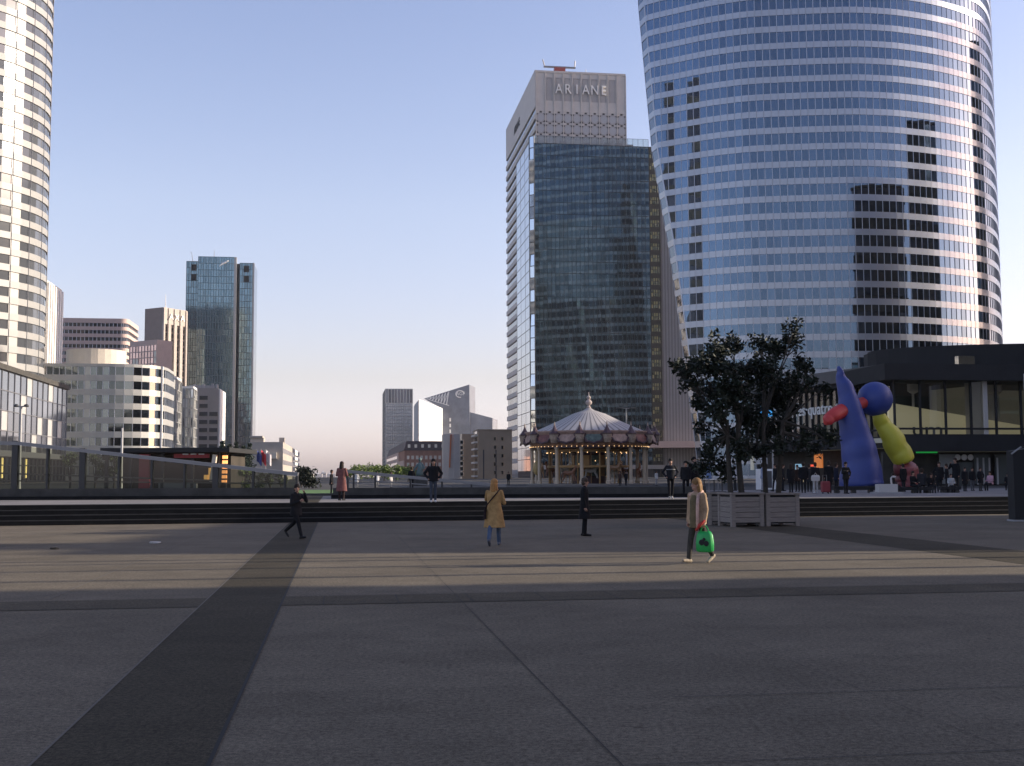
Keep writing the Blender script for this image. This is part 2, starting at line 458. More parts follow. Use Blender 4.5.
def ribbon_tower(root, poly, z0, z1, nfl, frac, wall, glass, fin=None, inset=.22, tilt=.004, skip=lambda p, q: False, top=1.0, first=0.0):
    """Storeys of solid spandrel and recessed ribbon window over a ccw footprint."""
    hf = (z1 - top - z0) / nfl; wb = MB(); ip = offs(poly, inset); fb = MB()
    n = len(poly)
    wb.prism(offs(poly, inset + .5), z0, z1 - .3)
    for k in range(nfl):
        za = z0 + k * hf; zb = za + hf * frac; zc = za + hf
        wb.prism(poly, za, zb)
        g = MB()
        for i in range(n):
            j = (i + 1) % n
            if skip(poly[i], poly[j]): continue
            a, b = ip[i], ip[j]; e = (b - a).normalized(); o = Vector((e.y, -e.x))
            t = [rnd.uniform(-tilt, tilt) for _ in range(3)]
            q = lambda p, z, s_: (p.x + o.x * s_, p.y + o.y * s_, z)
            g.quad(q(a, zb, t[0]), q(b, zb, t[1]), q(b, zc, t[2]), q(a, zc, t[2] + t[0] - t[1]))
        g.build('ribbon_window', glass, root)
        if fin:
            for i in range(n):
                if skip(poly[i], poly[(i + 1) % n]) and skip(poly[i - 1], poly[i]): continue
                p = Vector(poly[i]); c = ip[i]; m_ = (p * .55 + c * .45)
                fb.prism([(m_.x - fin, m_.y - fin), (m_.x + fin, m_.y - fin), (m_.x + fin, m_.y + fin), (m_.x - fin, m_.y + fin)], zb, zc, False)
    wb.prism(poly, z1 - top, z1)
    wb.build('wall', wall, root)
    if fin: fb.build('mullion', M['alu_frame'], root)
def rect(w_, d_, step):
    out = []
    for (a, b) in (((0, 0), (w_, 0)), ((w_, 0), (w_, d_)), ((w_, d_), (0, d_)), ((0, d_), (0, 0))):
        a, b = Vector(a), Vector(b); k = max(1, round((b - a).length / step))
        out += [a.lerp(b, i / k) for i in range(k)]
    return out
def curtain(root, f, z0, z1, na, nz, glass, frame_m=None, bar=.12, proud=.12, o=0.0, name='curtain_wall', a0=0.0, a1=None, tilt=.006, hbar=None):
    a1 = f.w if a1 is None else a1
    g = MB(); fr = MB(); da, dz = (a1 - a0) / na, (z1 - z0) / nz
    for i in range(na):
        for k in range(nz):
            f.pane(g, a0 + i * da, a0 + (i + 1) * da, z0 + k * dz, z0 + (k + 1) * dz, o, tilt)
    c = g.build(name, glass, root)
    if frame_m:
        for i in range(na + 1): f.box(fr, a0 + i * da - bar / 2, a0 + i * da + bar / 2, z0, z1, o - .05, o + proud)
        hb = hbar or bar
        for k in range(nz + 1): f.box(fr, a0, a1, z0 + k * dz - hb / 2, z0 + k * dz + hb / 2, o - .04, o + proud * .8)
        fr.build('mullion', frame_m, root)
    return c
def windows(root, f, z0, dz, nz, a0, da, na, ww, wh, glass, frame_m=None, label=None):
    """Punched windows: each a part of its own, set back in a thin frame."""
    for k in range(nz):
        for i in range(na):
            a = a0 + i * da; z = z0 + k * dz
            fr = MB()
            e = .1 * min(ww, wh)
            f.box(fr, a - e, a, z - e, z + wh + e, -.1, .12); f.box(fr, a + ww, a + ww + e, z - e, z + wh + e, -.1, .12)
            f.box(fr, a, a + ww, z - e, z, -.1, .14); f.box(fr, a, a + ww, z + wh, z + wh + e, -.1, .12)
            o = fr.build('window', frame_m or M['dark_gap'], root)
            g = MB(); f.pane(g, a, a + ww, z, z + wh, .03, .003); g.build('pane', glass, o)
# ================================================================== BUILDINGS
# ---- round white office tower at the left edge
def coeur_tower():
    Y = 332.0; rad = 27.0
    E = at(50.5, 150, Y)
    th = math.atan2(ray(50, 150).x, ray(50, 150).y)
    c = Vector((E.x, E.y)) + Vector((-math.cos(th), math.sin(th))) * rad
    t = thing('office_tower', 'round white office tower with ribbon windows rising past the top left corner of the picture', 'tower', (c.x, c.y, 0))
    poly = []
    n = 52
    for k in range(n // 2 + 4):
        a = R(-110) + 2 * math.pi * k / n
        poly.append(Vector((rad * math.cos(a), rad * math.sin(a))))
    poly += [Vector((-30, 22)), Vector((-62, 2)), Vector((-62, -34)), Vector((-34, -28))]
    ribbon_tower(t, poly, 0, 150, 35, .42, mat('silver white panel', (.30, .30, .29), .5), facade_glass('grey office glass with blinds', (.13, .14, .155), .08, .25, .13, (.28, .28, .27), metal=.35), inset=.3, tilt=.012, first=0)
    fb = MB()
    for k in range(0, n // 2 + 4, 2):
        a = R(-110) + 2 * math.pi * k / n
        x, y = (rad + .05) * math.cos(a), (rad + .05) * math.sin(a)
        fb.bar((x, y, 0), (x, y, 149), .14)
    fb.build('facade_joint', M['grey_metal'], t)
coeur_tower()

# ---- glazed podium running along the axis, far left
def podium():
    Y1, Y2 = 168.0, 248.0
    B = at(67, 388, Y2); A = B - AX * ((Y2 - Y1) / AX.y); h = B.z
    t = thing('podium_building', 'low glazed building with pale mirror panes along the left edge', 'building', (A.x, A.y, 0), PHI)
    d = (Y2 - Y1) / AX.y
    mb = MB(); mb.box(-30, -.3, 0, d, 0, h - .4); mb.box(-30, .5, -.5, d + .3, h - .4, h + .5)
    mb.build('wall', M['grey_stone'], t)
    f = Face((0, 0, 0), (0, 1, 0), (1, 0, 0), d)
    curtain(t, f, 6.2, h - .4, 20, 4, M['g_pod'], M['grey_metal'], .16, .12, o=0, tilt=.006)
    curtain(t, f, .72, 5.2, 27, 1, M['g_dark'], M['dark_metal'], .2, .2, o=-.1, name='shop_window', tilt=.01)
    mb = MB(); f.box(mb, 0, d, 5.2, 6.2, -.2, 1.2); mb.build('canopy', M['grey_metal'], t)
    ff = Face((-30, 0, 0), (1, 0, 0), (0, -1, 0), 30)
    fe = Face((0, d, 0), (-1, 0, 0), (0, 1, 0), 30)
    warm = mat('lit shop sign', (.8, .6, .2), emit=(1, .72, .25), estr=.9)
    for a in (33, 40, 48.5):
        mb = MB(); f.box(mb, a, a + .5, 1.6, 5.0, .12, .3); mb.build('lit_sign', warm, t)
podium()

# ---- banded building with a rounded corner
def round_corner():
    Y = 345.0; A = at(28, 363, Y); h = A.z
    w_ = solve(A, RT, 161.5)
    t = thing('rounded_office_building', 'white banded office building with a rounded sunlit corner beside the glazed podium', 'building', (A.x, A.y, 0), PHI)
    poly = []
    r = 13.0
    for k in range(14): poly.append(Vector(((w_ - r) * k / 14, 0)))
    for k in range(9):
        a = R(-90) + R(90) * k / 8; poly.append(Vector((w_ - r + r * math.cos(a), r + r * math.sin(a))))
    for k in range(1, 6): poly.append(Vector((w_, r + 3 * k)))
    poly += [Vector((w_ - 8, r + 18)), Vector((0, r + 18))]
    ribbon_tower(t, poly, .7, h, 8, .43, M['alu'], facade_glass('greenish office glass', (.16, .18, .185), .05, .35, .08, (.5, .5, .45)), fin=.07, inset=.25, tilt=.01, top=.9)
    mb = MB(); a = R(-22); x, y = w_ - r + (r + .1) * math.cos(a), r + (r + .1) * math.sin(a)
    mb.bar((x, y, 0), (x, y, h), 1.1, .5, up=(1, 0, 0)); mb.build('pilaster', M['white_wall'], t)
    pa = at(63, 350, Y + 14); pb = at(121, 350, Y + 14); hw = (pb.x - pa.x) / 2
    mb = MB()
    cx = (pa.x + pb.x) / 2; q = Matrix.Rotation(-PHI, 3, 'Z') @ (Vector((cx, Y + 18, 0)) - Vector((A.x, A.y, 0)))
    mb.prism([(q.x + hw * math.cos(2 * math.pi * k / 28), q.y + 8 * math.sin(2 * math.pi * k / 28)) for k in range(28)], h - .4, pa.z)
    mb.build('penthouse', M['cream'], t)
round_corner()

# ---- pale ribbed tower peeping out behind the round tower
t, w_, d_, h = plot('ribbed_tower', 'narrow pale tower with vertical ribs peeping out behind the round white tower', 30, 46, 279, 430, 62, cat='tower')
mb = MB(); mb.box(0, w_, 0, d_, 0, h); mb.build('wall', M['cream'], t)
f = faces(w_, d_); mb = MB()
for k in range(7):
    a = d_ * (k + .5) / 7
    f['right'].box(mb, a - .9, a + .9, 4, h - 1, 0, .9)
for k in range(6):
    a = w_ * (k + .5) / 6
    f['front'].box(mb, a - .6, a + .6, 4, h - 1, 0, .6)
mb.build('rib', M['white_wall'], t)

# ---- long concrete slab with rounded corner
t, w_, d_, h = plot('banded_concrete_building', 'wide pinkish concrete office block with strip windows behind the rounded white building', 40, 128, 317.5, 560, 138.5)
r = 3.0; poly = []
for k in range(20): poly.append(Vector(((w_ - r) * k / 20, 0)))
for k in range(6):
    a = R(-90) + R(90) * k / 5; poly.append(Vector((w_ - r + r * math.cos(a), r + r * math.sin(a))))
for k in range(1, 8): poly.append(Vector((w_, r + (d_ - r) * k / 7)))
poly += [Vector((0, d_))]
ribbon_tower(t, poly, 0, h, 22, .5, M['pink'], M['g_small'], inset=.6, fin=.12, top=2.2)

# ---- brown ribbed tower with its three-letter sign
t, w_, d_, h = plot('brown_tower', 'brown ribbed tower with white letters below its roof left of the teal glass tower', 145, 162.5, 309, 650, 186, cat='tower', rot=R(-30))
mb = MB(); mb.box(0, w_, 0, d_, 0, h); mb.box(-2.5, 0, 3, d_ - 1, 0, h - 5); mb.build('wall', M['brown'], t)
f = faces(w_, d_)['right']; mb = MB()
for k in range(5):
    a = d_ * k / 4
    f.box(mb, max(0, a - d_ * .055), min(d_, a + d_ * .055), 0, h - .3, 0, 1.3)
f.box(mb, 0, d_, h - 9, h, 0, .8); mb.build('rib', M['beige_grey'], t)
for k in range(4):
    mb = MB()
    a = d_ * (k + .5) / 4
    for z in range(24):
        f.pane(mb, a - d_ * .08, a + d_ * .08, 2 + z * 3.4, 4.4 + z * 3.4, .1, .01)
    mb.build('window_strip', M['g_small'], t)
for k, ch in enumerate('AXA'):
    text(ch, 4.6, M['white_wall'], t, frame(f.p(d_ * (.28 + .24 * k), h - 5.0, 1.75), f.u, f.n), ext=.15)
mb = MB(); mb.tube([(w_ - 4, 6, h), (w_ - 4, 6, h + 8)], [.25, .1], 6); mb.build('antenna', M['grey_metal'], t)

# ---- pink block in front of it
t, w_, d_, h = plot('pink_office_building', 'pinkish office block with a pale blank right side below the brown tower', 130, 157, 342, 500, 172.5, rot=R(-32))
mb = MB(); mb.box(0, w_, 0, d_, 0, h); mb.build('wall', M['pink'], t)
f = faces(w_, d_)
curtain(t, f['front'], h - 12.5, h - 2, 9, 4, facade_glass('rosy glass', (.42, .30, .28), .1, .3, .2), M['pink'], .4, .15, o=.06)
mb = MB()
for k in range(4): f['right'].box(mb, .5, d_ - .5, 6 + k * 10, 6.25 + k * 10, -.1, .1)
mb.build('facade_joint', M['beige'], t)

# ---- two small white glazed blocks
for i, (pl, pr, pt, Y, ps, lab) in enumerate(((150, 176, 376, 420, 181.5, 'small white glazed block touching the rounded white building'),
                                              (172, 193.5, 386, 440, 197.5, 'small white glazed block left of the beige striped block'))):
    t, w_, d_, h = plot('glazed_office_block', lab, pl, pr, pt, Y, ps)
    mb = MB(); mb.box(0, w_, .2, d_, 0, h); mb.build('wall', M['white_wall'], t)
    f = faces(w_, d_)
    curtain(t, f['front'], 2, h - 1, 8, 9, facade_glass('bright office glass', (.50, .53, .56), .08, .35, .3, (.66, .66, .63)), M['alu'], .35, .3)
    curtain(t, f['right'], 2, h - 1, max(2, round(d_ / 3)), 9, M['g_grey'], M['alu'], .35, .3)

# ---- beige block with strip windows and bright side
t, w_, d_, h = plot('striped_office_building', 'beige office block with rows of dark windows below the teal tower', 183, 219, 389.5, 520, 224.5)
mb = MB(); mb.box(0, w_, 0, d_, 0, h); mb.box(.4, w_ - .4, .4, d_ - .4, h, h + .7); mb.build('wall', M['beige_grey'], t)
f = faces(w_, d_)['front']
dz = (h - 2) / 9.0
dz = 3.5
for z in range(9):
    for (a, b) in ((.46, .69), (.74, .97)):
        if z < 2 and a > .5: continue
        mb = MB(); z0 = h - 4.2 - z * dz
        f.box(mb, w_ * a, w_ * b, z0, z0 + dz * .42, -.1, .02)
        f.box(mb, w_ * a, w_ * b, z0 - .25, z0, .0, .3)
        for j in range(1, 5):
            aa = w_ * (a + (b - a) * j / 5); f.box(mb, aa - .12, aa + .12, z0, z0 + dz * .42, 0, .15)
        mb.build('window_strip', M['shade_pane'], t)
mb = MB(); fr_ = faces(w_, d_)['right']; fr_.box(mb, -.3, d_ + .3, 0, h + .4, .02, .5); mb.build('side_wall', M['white_wall'], t)
mb = MB()
for k in range(7): mb.box(2 + k * 1.9, 3 + k * 1.9, 4, 6, h + .7, h + 1.4 + rnd.random() * 2.2)
mb.box(2, 13, 5, 5.2, h + .7, h + 2.2); mb.build('roof_plant', M['concrete'], t)

# ---- teal glass tower
t, w_, d_, h = plot('glass_tower', 'tall teal glass tower with a small white logo near its top standing alone at left', 198.5, 234.5, 256.5, 700, None, 34, cat='tower')
f = faces(w_, d_)
P = lambda px, py=300: (Matrix.Rotation(-PHI, 3, 'Z') @ (at(px, py, 700 + 2) - Vector(t.location))).x
xl, xr0, xr1 = P(186), P(239), P(252)
mb = MB(); mb.box(.1, w_ - .1, .2, d_, 0, h - .2); mb.box(xl + .1, -.1, 3.3, d_ - 3, 0, h - 2.4); mb.box(xr0, xr1 - .1, 1.3, d_ - 3, 0, h - 3.2); mb.box(w_, xr0, 4, d_ - 4, 0, h - 3.2)
mb.build('core', M['dark_gap'], t)
curtain(t, f['front'], 2, h, 14, 33, M['g_teal'], mat('teal mullion', (.10, .15, .17), .4, .5), .25, .2, tilt=.005)
lf = Face((xl, 3, 0), (1, 0, 0), (0, -1, 0), -xl)
curtain(t, lf, 2, h - 2.4, 5, 33, M['g_teal'], M['dark_metal'], .22, .15, tilt=.005)
rf = Face((xr0, 1, 0), (1, 0, 0), (0, -1, 0), xr1 - xr0)
curtain(t, rf, 2, h - 3.2, 5, 33, M['g_teal'], M['dark_metal'], .22, .15, tilt=.005)
mb = MB(); mb.box(w_ - .1, w_ + 1.3, -.4, 3, 0, h); mb.build('light_fin', M['alu'], t)
mb = MB(); mb.box(xr1, xr1 + .9, .6, 26, 0, h - 3); mb.build('side_wall', M['alu'], t)
rs = Face((xr1 + .9, .6, 0), (0, 1, 0), (1, 0, 0), 25)
curtain(t, rs, 2, h - 3.4, 4, 33, M['g_grey'], None, o=.05)
mb = MB(); mb.tube([(8, 10, h), (8, 10, h + 6)], [.2, .1], 6); mb.build('antenna', M['grey_metal'], t)
mb = MB(); mb.tube([(xl + 3, 10, h - 3), (xl + 2, 10, h + 4)], [.25, .12], 6); mb.tube([(xl + 2, 10, h + 4), (xl + 1.2, 10, h + 4.6)], .12, 6); mb.build('antenna', M['grey_metal'], t)
lw_ = mat('white sign', (.8, .8, .8), .5)
mb = MB()
for k in range(3): mb.tube([(w_ - 8.5 + k * 1.5, -.35, h - 5.5 + k * .8), (w_ - 6.9 + k * 1.5, -.35, h - 4.0 + k * .8), (w_ - 6.0 + k * 1.4, -.35, h - 3.2 + k * .5)], [.2, .45, .15], 6)
mb.build('logo', lw_, t)
for xx in (xl + 3.2, xl + 7.2):
    pass
for z in (h - 8, h - 14):
    mb = MB(); lf.box(mb, -xl * .38, -xl * .82, z, z + 3.8, .1, .35); mb.build('vent', M['black'], t)
    mb = MB(); rf.box(mb, (xr1 - xr0) * .3, (xr1 - xr0) * .72, z - .6, z + 3.2, .1, .35); mb.build('vent', M['black'], t)

# ---- low grey building beyond the teal tower
t, w_, d_, h = plot('low_office_building', 'low grey building with sunlit window bands on its right side', 249, 283, 442, 330, 293.5)
mb = MB(); mb.box(0, w_, 0, d_, 0, h); mb.box(.3, w_ * .42, 1, 8, h, h + 1.2); mb.box(0, 3.6, .5, 9, h + 1.2, h + 1.7); mb.box(w_ - 1.5, w_, 9, 12, h, h + 1.5); mb.build('wall', M['beige_grey'], t)
f = faces(w_, d_)['right']
for k in range(3):
    mb = MB(); z0 = h - 3 - k * 3.2
    for j in range(10): f.pane(mb, d_ * (j + .1) / 10, d_ * (j + .9) / 10, z0, z0 + 1.3, .04, .003)
    mb.build('ribbon_window', M['g_grey'], t)
mb = MB(); faces(w_, d_)['front'].box(mb, w_ * .45, w_ * .82, h - 4.6, h - 2.9, .0, 1.2); mb.build('canopy', M['cream'], t)
t, w_, d_, h = plot('white_office_building', 'small bright white building at the far end of the left row', 291, 294.2, 449, 420, 299.5)
mb = MB()
for k in range(6): mb.box(0, w_, 0, d_, k * h / 6, k * h / 6 + h / 10)
mb.box(0, w_, 0, d_, h - 1, h); mb.build('wall', M['white_wall'], t)
for k in range(6):
    mb = MB(); mb.box(.5, w_ - .5, .5, d_ - .5, k * h / 6 + h / 10, (k + 1) * h / 6 - (1 if k == 5 else 0)); mb.build('ribbon_window', M['g_grey'], t)

# ---- far striped tower, centre
t, w_, d_, h = plot('distant_glass_tower', 'pale grey glass tower with a striped top far behind the red brick building', 385.5, 412.5, 389, 1100, 382.8, cat='tower')
mb = MB(); mb.box(.2, w_ - .1, .2, d_, 0, h); mb.build('core', M['dark_gap'], t)
f = faces(w_, d_)
curtain(t, f['front'], 0, h - 13, 15, 22, facade_glass('misty glass', (.36, .375, .40), .25, .12), M['grey_metal'], .35, .35, tilt=.01)
curtain(t, f['front'], h - 13, h, 9, 1, facade_glass('attic glass', (.22, .23, .27), .1, .4), M['alu'], .7, .5, name='attic', tilt=.02)
curtain(t, f['left'], 0, h, 6, 26, facade_glass('side glass', (.30, .32, .36), .1, .3), M['grey_metal'], .4, .3, tilt=.02)

# ---- angular blue-grey building with a quadrangle whitened for sun glare
def angular():
    Y = 980.0
    K = lambda px, py, y=Y: at(px, py, y)
    A = K(419, 400)
    t = thing('angular_office_building', 'angular grey office building with a pointed top and a front block whitened for sun glare', 'building', (A.x, A.y, 0))
    o = Vector((A.x, A.y, 0)); q = lambda px, py, y=Y: K(px, py, y) - o
    # glazed block: sun glare put into its white colour, face turned sunward
    v0, v1, v2, v3 = q(419, 450), q(442.5, 450, Y + 48), q(442.5, 408.3, Y + 48), q(419, 399.3)
    dp = Vector((-3, 30, 0)); l0 = Vector(((413 - 419) / 1200 * Y, 14, 0))
    mb = MB(); mb.loft([[v0, v1, v2, v3], [p + dp for p in (v0, v1, v2, v3)]]); mb.build('glare_block', mat('white glazed block', (.84, .84, .82), .25, var=.03, scale=.05), t)
    mb = MB()
    for k in range(1, 9):
        z = v0.z + (v2.z - v0.z) * k / 9; mb.bar((v0.x, v0.y, z), (v1.x, v1.y, z), .5, .3)
    mb.build('facade_joint', M['concrete'], t)
    mb = MB(); b0 = v0 + l0; mb.loft([[v0 + Vector((0, .5, 0)), v3 + Vector((0, .5, 0)), v3 + dp, v0 + dp],
        [b0, q(413.2, 403.8) + Vector((0, 14, 0)), q(413.2, 403.8) + dp + Vector((0, 14, 0)), b0 + dp]]); mb.build('side_wall', M['concrete_dim'], t)
    # main wedge
    Y2 = Y + 64
    pl = [q(441, 452, Y2), q(470, 452, Y2), q(469.3, 384.5, Y2), q(424, 398.6, Y2), q(441, 408, Y2)]
    mb = MB(); d2 = Vector((4, 35, 0)); mb.loft([pl, [p + d2 for p in pl]]); mb.build('wall', mat('blue grey cladding', (.17, .18, .21), .3, .4, var=.25, scale=.12), t)
    pl = [q(469.5, 452, Y2 + 3), q(492.5, 452, Y2 + 3), q(492.5, 418, Y2 + 3), q(469.5, 412, Y2 + 3)]
    mb = MB(); mb.loft([pl, [p + d2 for p in pl]]); mb.build('wing', mat('grey glazed wing', (.22, .23, .26), .25, .5, var=.2, scale=.1), t)
    # white lattice in the tip
    a_, b_ = q(426, 398.8, Y2 - 1), q(449, 391.6, Y2 - 1); c_ = q(449, 405.5, Y2 - 1)
    mb = MB()
    for k in range(8):
        s0 = k / 8.0
        top = a_.lerp(b_, s0 + .1); bot = a_.lerp(c_, s0 + .02)
        mb.bar(bot, top, .7, .5); mb.bar(bot, a_.lerp(b_, min(1, s0 + .22)), .5, .4)
    mb.bar(a_, c_, 1.2, .5); mb.build('lattice', M['white_wall'], t)
    mb = MB(); s = q(450, 418, Y2 - .6)
    for k in range(5): mb.box(s.x - .5, s.x + .8, s.y - .3, s.y + .3, s.z - 3 - k * 5, s.z - k * 5)
    mb.build('window_strip', M['white_wall'], t)
    # ring logo
    c = q(460, 394, Y2 - .6); mb = MB()
    ring = [Vector((c.x + 3.6 * math.cos(x), c.y, c.z + 2.9 * math.sin(x))) for x in [2 * math.pi * k / 28 for k in range(23)]]
    mb.tube(ring, .45, 6); mb.build('logo', M['white_wall'], t)
    text('AGF', 4.2, M['white_wall'], t, frame((c.x + .4, c.y - .3, c.z + .2), (1, 0, 0), (0, -1, 0)), name='lettering', ext=.1)
angular()

# ---- red brick office block
t, w_, d_, h = plot('brick_office_building', 'red brick office block with dark attic and rows of small windows', 404.5, 450, 441, 430, 387.5)
mb = MB(); mb.box(0, w_, 0, d_, 0, h - 3.4); mb.build('wall', M['brick'], t)
mb = MB(); mb.loft([[(-.3, -.3, h - 3.4), (w_, -.3, h - 3.4), (w_, d_, h - 3.4), (-.3, d_, h - 3.4)], [(.8, 1.2, h), (w_, 1.2, h), (w_, d_ - 1, h), (.8, d_ - 1, h)]]); mb.build('roof', mat('dark slate roof', (.06, .045, .05), .7), t)
f = faces(w_, d_)
M['pale_pane'] = facade_glass('pale window', (.66, .64, .60), .15, .25, metal=.3)
for k in range(4):
    windows(t, f['front'], h - 6.5 - 2.5 * k, 1, 1, .9, 1.62, 9, .8, 1.2, M['pale_pane'] if k < 2 else M['g_small'], M['pink'] if k < 2 else M['brick'])
for k in range(6):
    mb = MB(); a = 1.2 + k * 2.4; mb.box(a, a + .9, -.1, 1, h - 2.4, h - 1.2); mb.build('dormer', M['pale_pane'], t)
mb = MB(); f['left'].box(mb, 0, d_, 0, h - 7, 0, .4); f['left'].box(mb, 0, d_ * .75, h - 7, h - 3.4, 0, .4); mb.build('side_wall', M['pink'], t)
for k in range(4):
    mb = MB(); f['left'].pane(mb, 1, d_ * .7, h - 5.8 - k * 2.6, h - 4.6 - k * 2.6, .45, 0); mb.build('ribbon_window', M['g_grey'], t)

# ---- tan apartment blocks
t, w_, d_, h = plot('apartment_building', 'tan apartment block with a pale curved end wall and one orange stripe', 462, 474, 434, 352, None, 14)
mb = MB(); mb.box(0, w_ + .3, 0, d_, 0, h); mb.build('wall', M['tan'], t)
x0 = (Matrix.Rotation(-PHI, 3, 'Z') @ (at(444, 440, 352) - Vector(t.location))).x
mb = MB(); pts = [(x0, 2.2), (x0 * .75, .7), (x0 * .45, 0), (x0 * .12, -.1), (0, 0), (0, 8), (x0, 8)]
mb.prism(pts, 0, h); mb.build('end_wall', M['concrete_dim'], t)
mb = MB(); mb.bar((x0 * .62, -.02, h - .1), (x0 * .7, .2, 4.0), .35, .5, up=(0, 1, 0)); mb.build('stripe', mat('orange stripe', (.42, .13, .05), .7), t)
f = Face((-1.0, -.05, 0), (1, 0, 0), (0, -1, 0), 2)
windows(t, f, 1.6, 1.55, 7, .35, 1.2, 1, .95, 1.0, M['g_small'], M['concrete'])
t, w_, d_, h = plot('apartment_building', 'tan apartment block with dark vertical slits left of the carousel', 478.5, 512, 430.5, 335, 473.5)
mb = MB(); mb.box(0, w_, 0, d_, 0, h); mb.box(-.2, w_, -.2, d_, h, h + .35); mb.build('wall', M['tan'], t)
f = faces(w_, d_)
for a in (.13, .5):
    mb = MB(); f['front'].box(mb, w_ * a, w_ * a + .35, 0, h * .62, -.1, .03); mb.build('slit', M['dark_gap'], t)
for a in (.46, .68):
    windows(t, f['front'], 2.0, 2.35, 5, w_ * a, .8, 1, .55, .9, M['g_small'], M['tan'])
for k in range(7):
    mb = MB(); z = 1.2 + k * 1.9
    f['left'].box(mb, d_ * .15, d_ * .85, z, z + .5, -.05, .9); o = mb.build('balcony', M['concrete'], t)
    mb = MB(); f['left'].pane(mb, d_ * .25, d_ * .75, z + .55, z + 1.6, .05, 0); mb.build('window', M['g_small'], t)

# ---- concrete tower with its name in letters
M['octo'] = facade_glass('pale octagon pane', (.36, .36, .37), .3, .12, metal=.1)
def ariane():
    t, w_, d_, h = plot('concrete_tower', 'pale concrete tower with six big letters and octagonal windows below its roof', 536, 625.5, 70, 470, 507, cat='tower')
    f = faces(w_, d_)
    mb = MB(); mb.box(0, w_, .6, d_, 0, h - .6); mb.box(0, w_, 0, d_, h - .8, h)
    zt = h - 15.0; wd = M['concrete']
    for k in range(11): mb.box(w_ * k / 10 - .16, w_ * k / 10 + .16, 0 - .1, .7, h - 40, h - .8)
    mb.box(0, w_, .22, .7, zt, h - .8)
    mb.build('wall', wd, t)
    # recessed panels (frames) and letters
    for k in range(1, 9):
        a0, a1 = w_ * (k + .22) / 10, w_ * (k + .78) / 10
        fr = MB(); F = f['front']
        z0, z1 = h - 12.2, h - 3.0
        F.box(fr, a0 - .25, a0, z0, z1, -.24, -.05); F.box(fr, a1, a1 + .25, z0, z1, -.24, -.05); F.box(fr, a0 - .25, a1 + .25, z1, z1 + .3, -.24, -.05)
        F.box(fr, a0, a1, z0, z1, -.24, -.19)
        fr.build('sunk_panel', M['concrete_dim'], t)
    for k, ch in enumerate('ARIANE'):
        text(ch, 5.6, M['white_wall'], t, frame((w_ * (k + 2.5) / 10, -.35, h - 7.6), (1, 0, 0), (0, -1, 0)), ext=.3, sx=.8)
    mb = MB(); mb.box(.2, w_ - .2, .35, .8, 0, zt); mb.build('dark_backing', M['dark_gap'], t)
    rz = 4.55
    for j in range(5):
        for k in range(10):
            cx, cz = w_ * (k + .5) / 10, zt - 4.3 - j * rz
            rx = w_ / 10 * .46; rq = rz * .44
            pts = [(cx + rx * math.cos(R(22.5 + 45 * i)) / math.cos(R(22.5)), cz + rq * math.sin(R(22.5 + 45 * i)) / math.cos(R(22.5))) for i in range(8)]
            g = MB(); g.loft([[(x, .05, z) for x, z in pts], [(x, .4, z) for x, z in pts]])
            win = g.build('window', M['concrete_dim'], t)
            g = MB(); c8 = [(cx + (x - cx) * .72, cz + (z - cz) * .72) for x, z in pts]
            g.add([(x, .03, z) for x, z in c8], [tuple(range(8))]); g.build('pane', M['octo'], win)
            g = MB(); g.box(cx - rx, cx - rx * .28, .18, .36, cz + rq * .9, cz + rz - rq * .9); g2 = MB(); g2.box(cx + rx * .28, cx + rx, .18, .36, cz + rq * .9, cz + rz - rq * .9)
            g.build('spandrel', wd, win); g2.build('spandrel', wd, win)
    mb = MB(); mb.box(.1, w_ - .1, .1, .5, zt - 3.0 + 1.4, zt); mb.build('lintel', wd, t)
    # left side: floor bands
    F = f['left']; mb = MB(); F.box(mb, 0, d_, h - 15, h, .02, .5)
    n = 30
    for k in range(n):
        z = 2 + k * (h - 17) / n; F.box(mb, 0, d_, z, z + 2.0, .02, .6)
    mb.build('spandrel', wd, t)
    mb = MB()
    for k in range(n):
        z = 2 + k * (h - 17) / n
        for j in range(14): F.pane(mb, d_ * j / 14, d_ * (j + 1) / 14, z + 2.0, z + (h - 17) / n, .1, .01)
    mb.build('ribbon_window', M['g_small'], t)
    text('ARIANE', 5.0, M['dark_gap'], t, frame(F.p(d_ * .42, h - 9, .6), F.u, F.n), name='lettering', ext=.08)
    # roof plant
    red = mat('faded red paint', (.30, .06, .05), .6)
    px = w_ * .27
    mb = MB(); mb.box(px - 2.2, px + 2.2, .6, 3, h, h + 1.8); mb.build('roof_plant', red, t)
    mb = MB(); mb.box(px - 6.5, px + 6.5, 1.2, 2, h + 1.8, h + 2.4); mb.tube([(px - 6.2, 1.6, h + 2.4), (px - 6.9, 1.6, h + 5)], .25, 6); mb.tube([(px + 6.2, 1.6, h + 2.4), (px + 6.4, 1.6, h + 5)], .25, 6)
    mb.build('gantry', M['grey_metal'], t)
    mb = MB(); mb.tube([(w_ * .6, 8, h), (w_ * .6, 8, h + 4)], [.2, .08], 6); mb.tube([(w_ * .6 - 1.5, 8, h + 2.2), (w_ * .6 + 1.5, 8, h + 2.2)], .1, 6); mb.build('antenna', M['grey_metal'], t)
ariane()

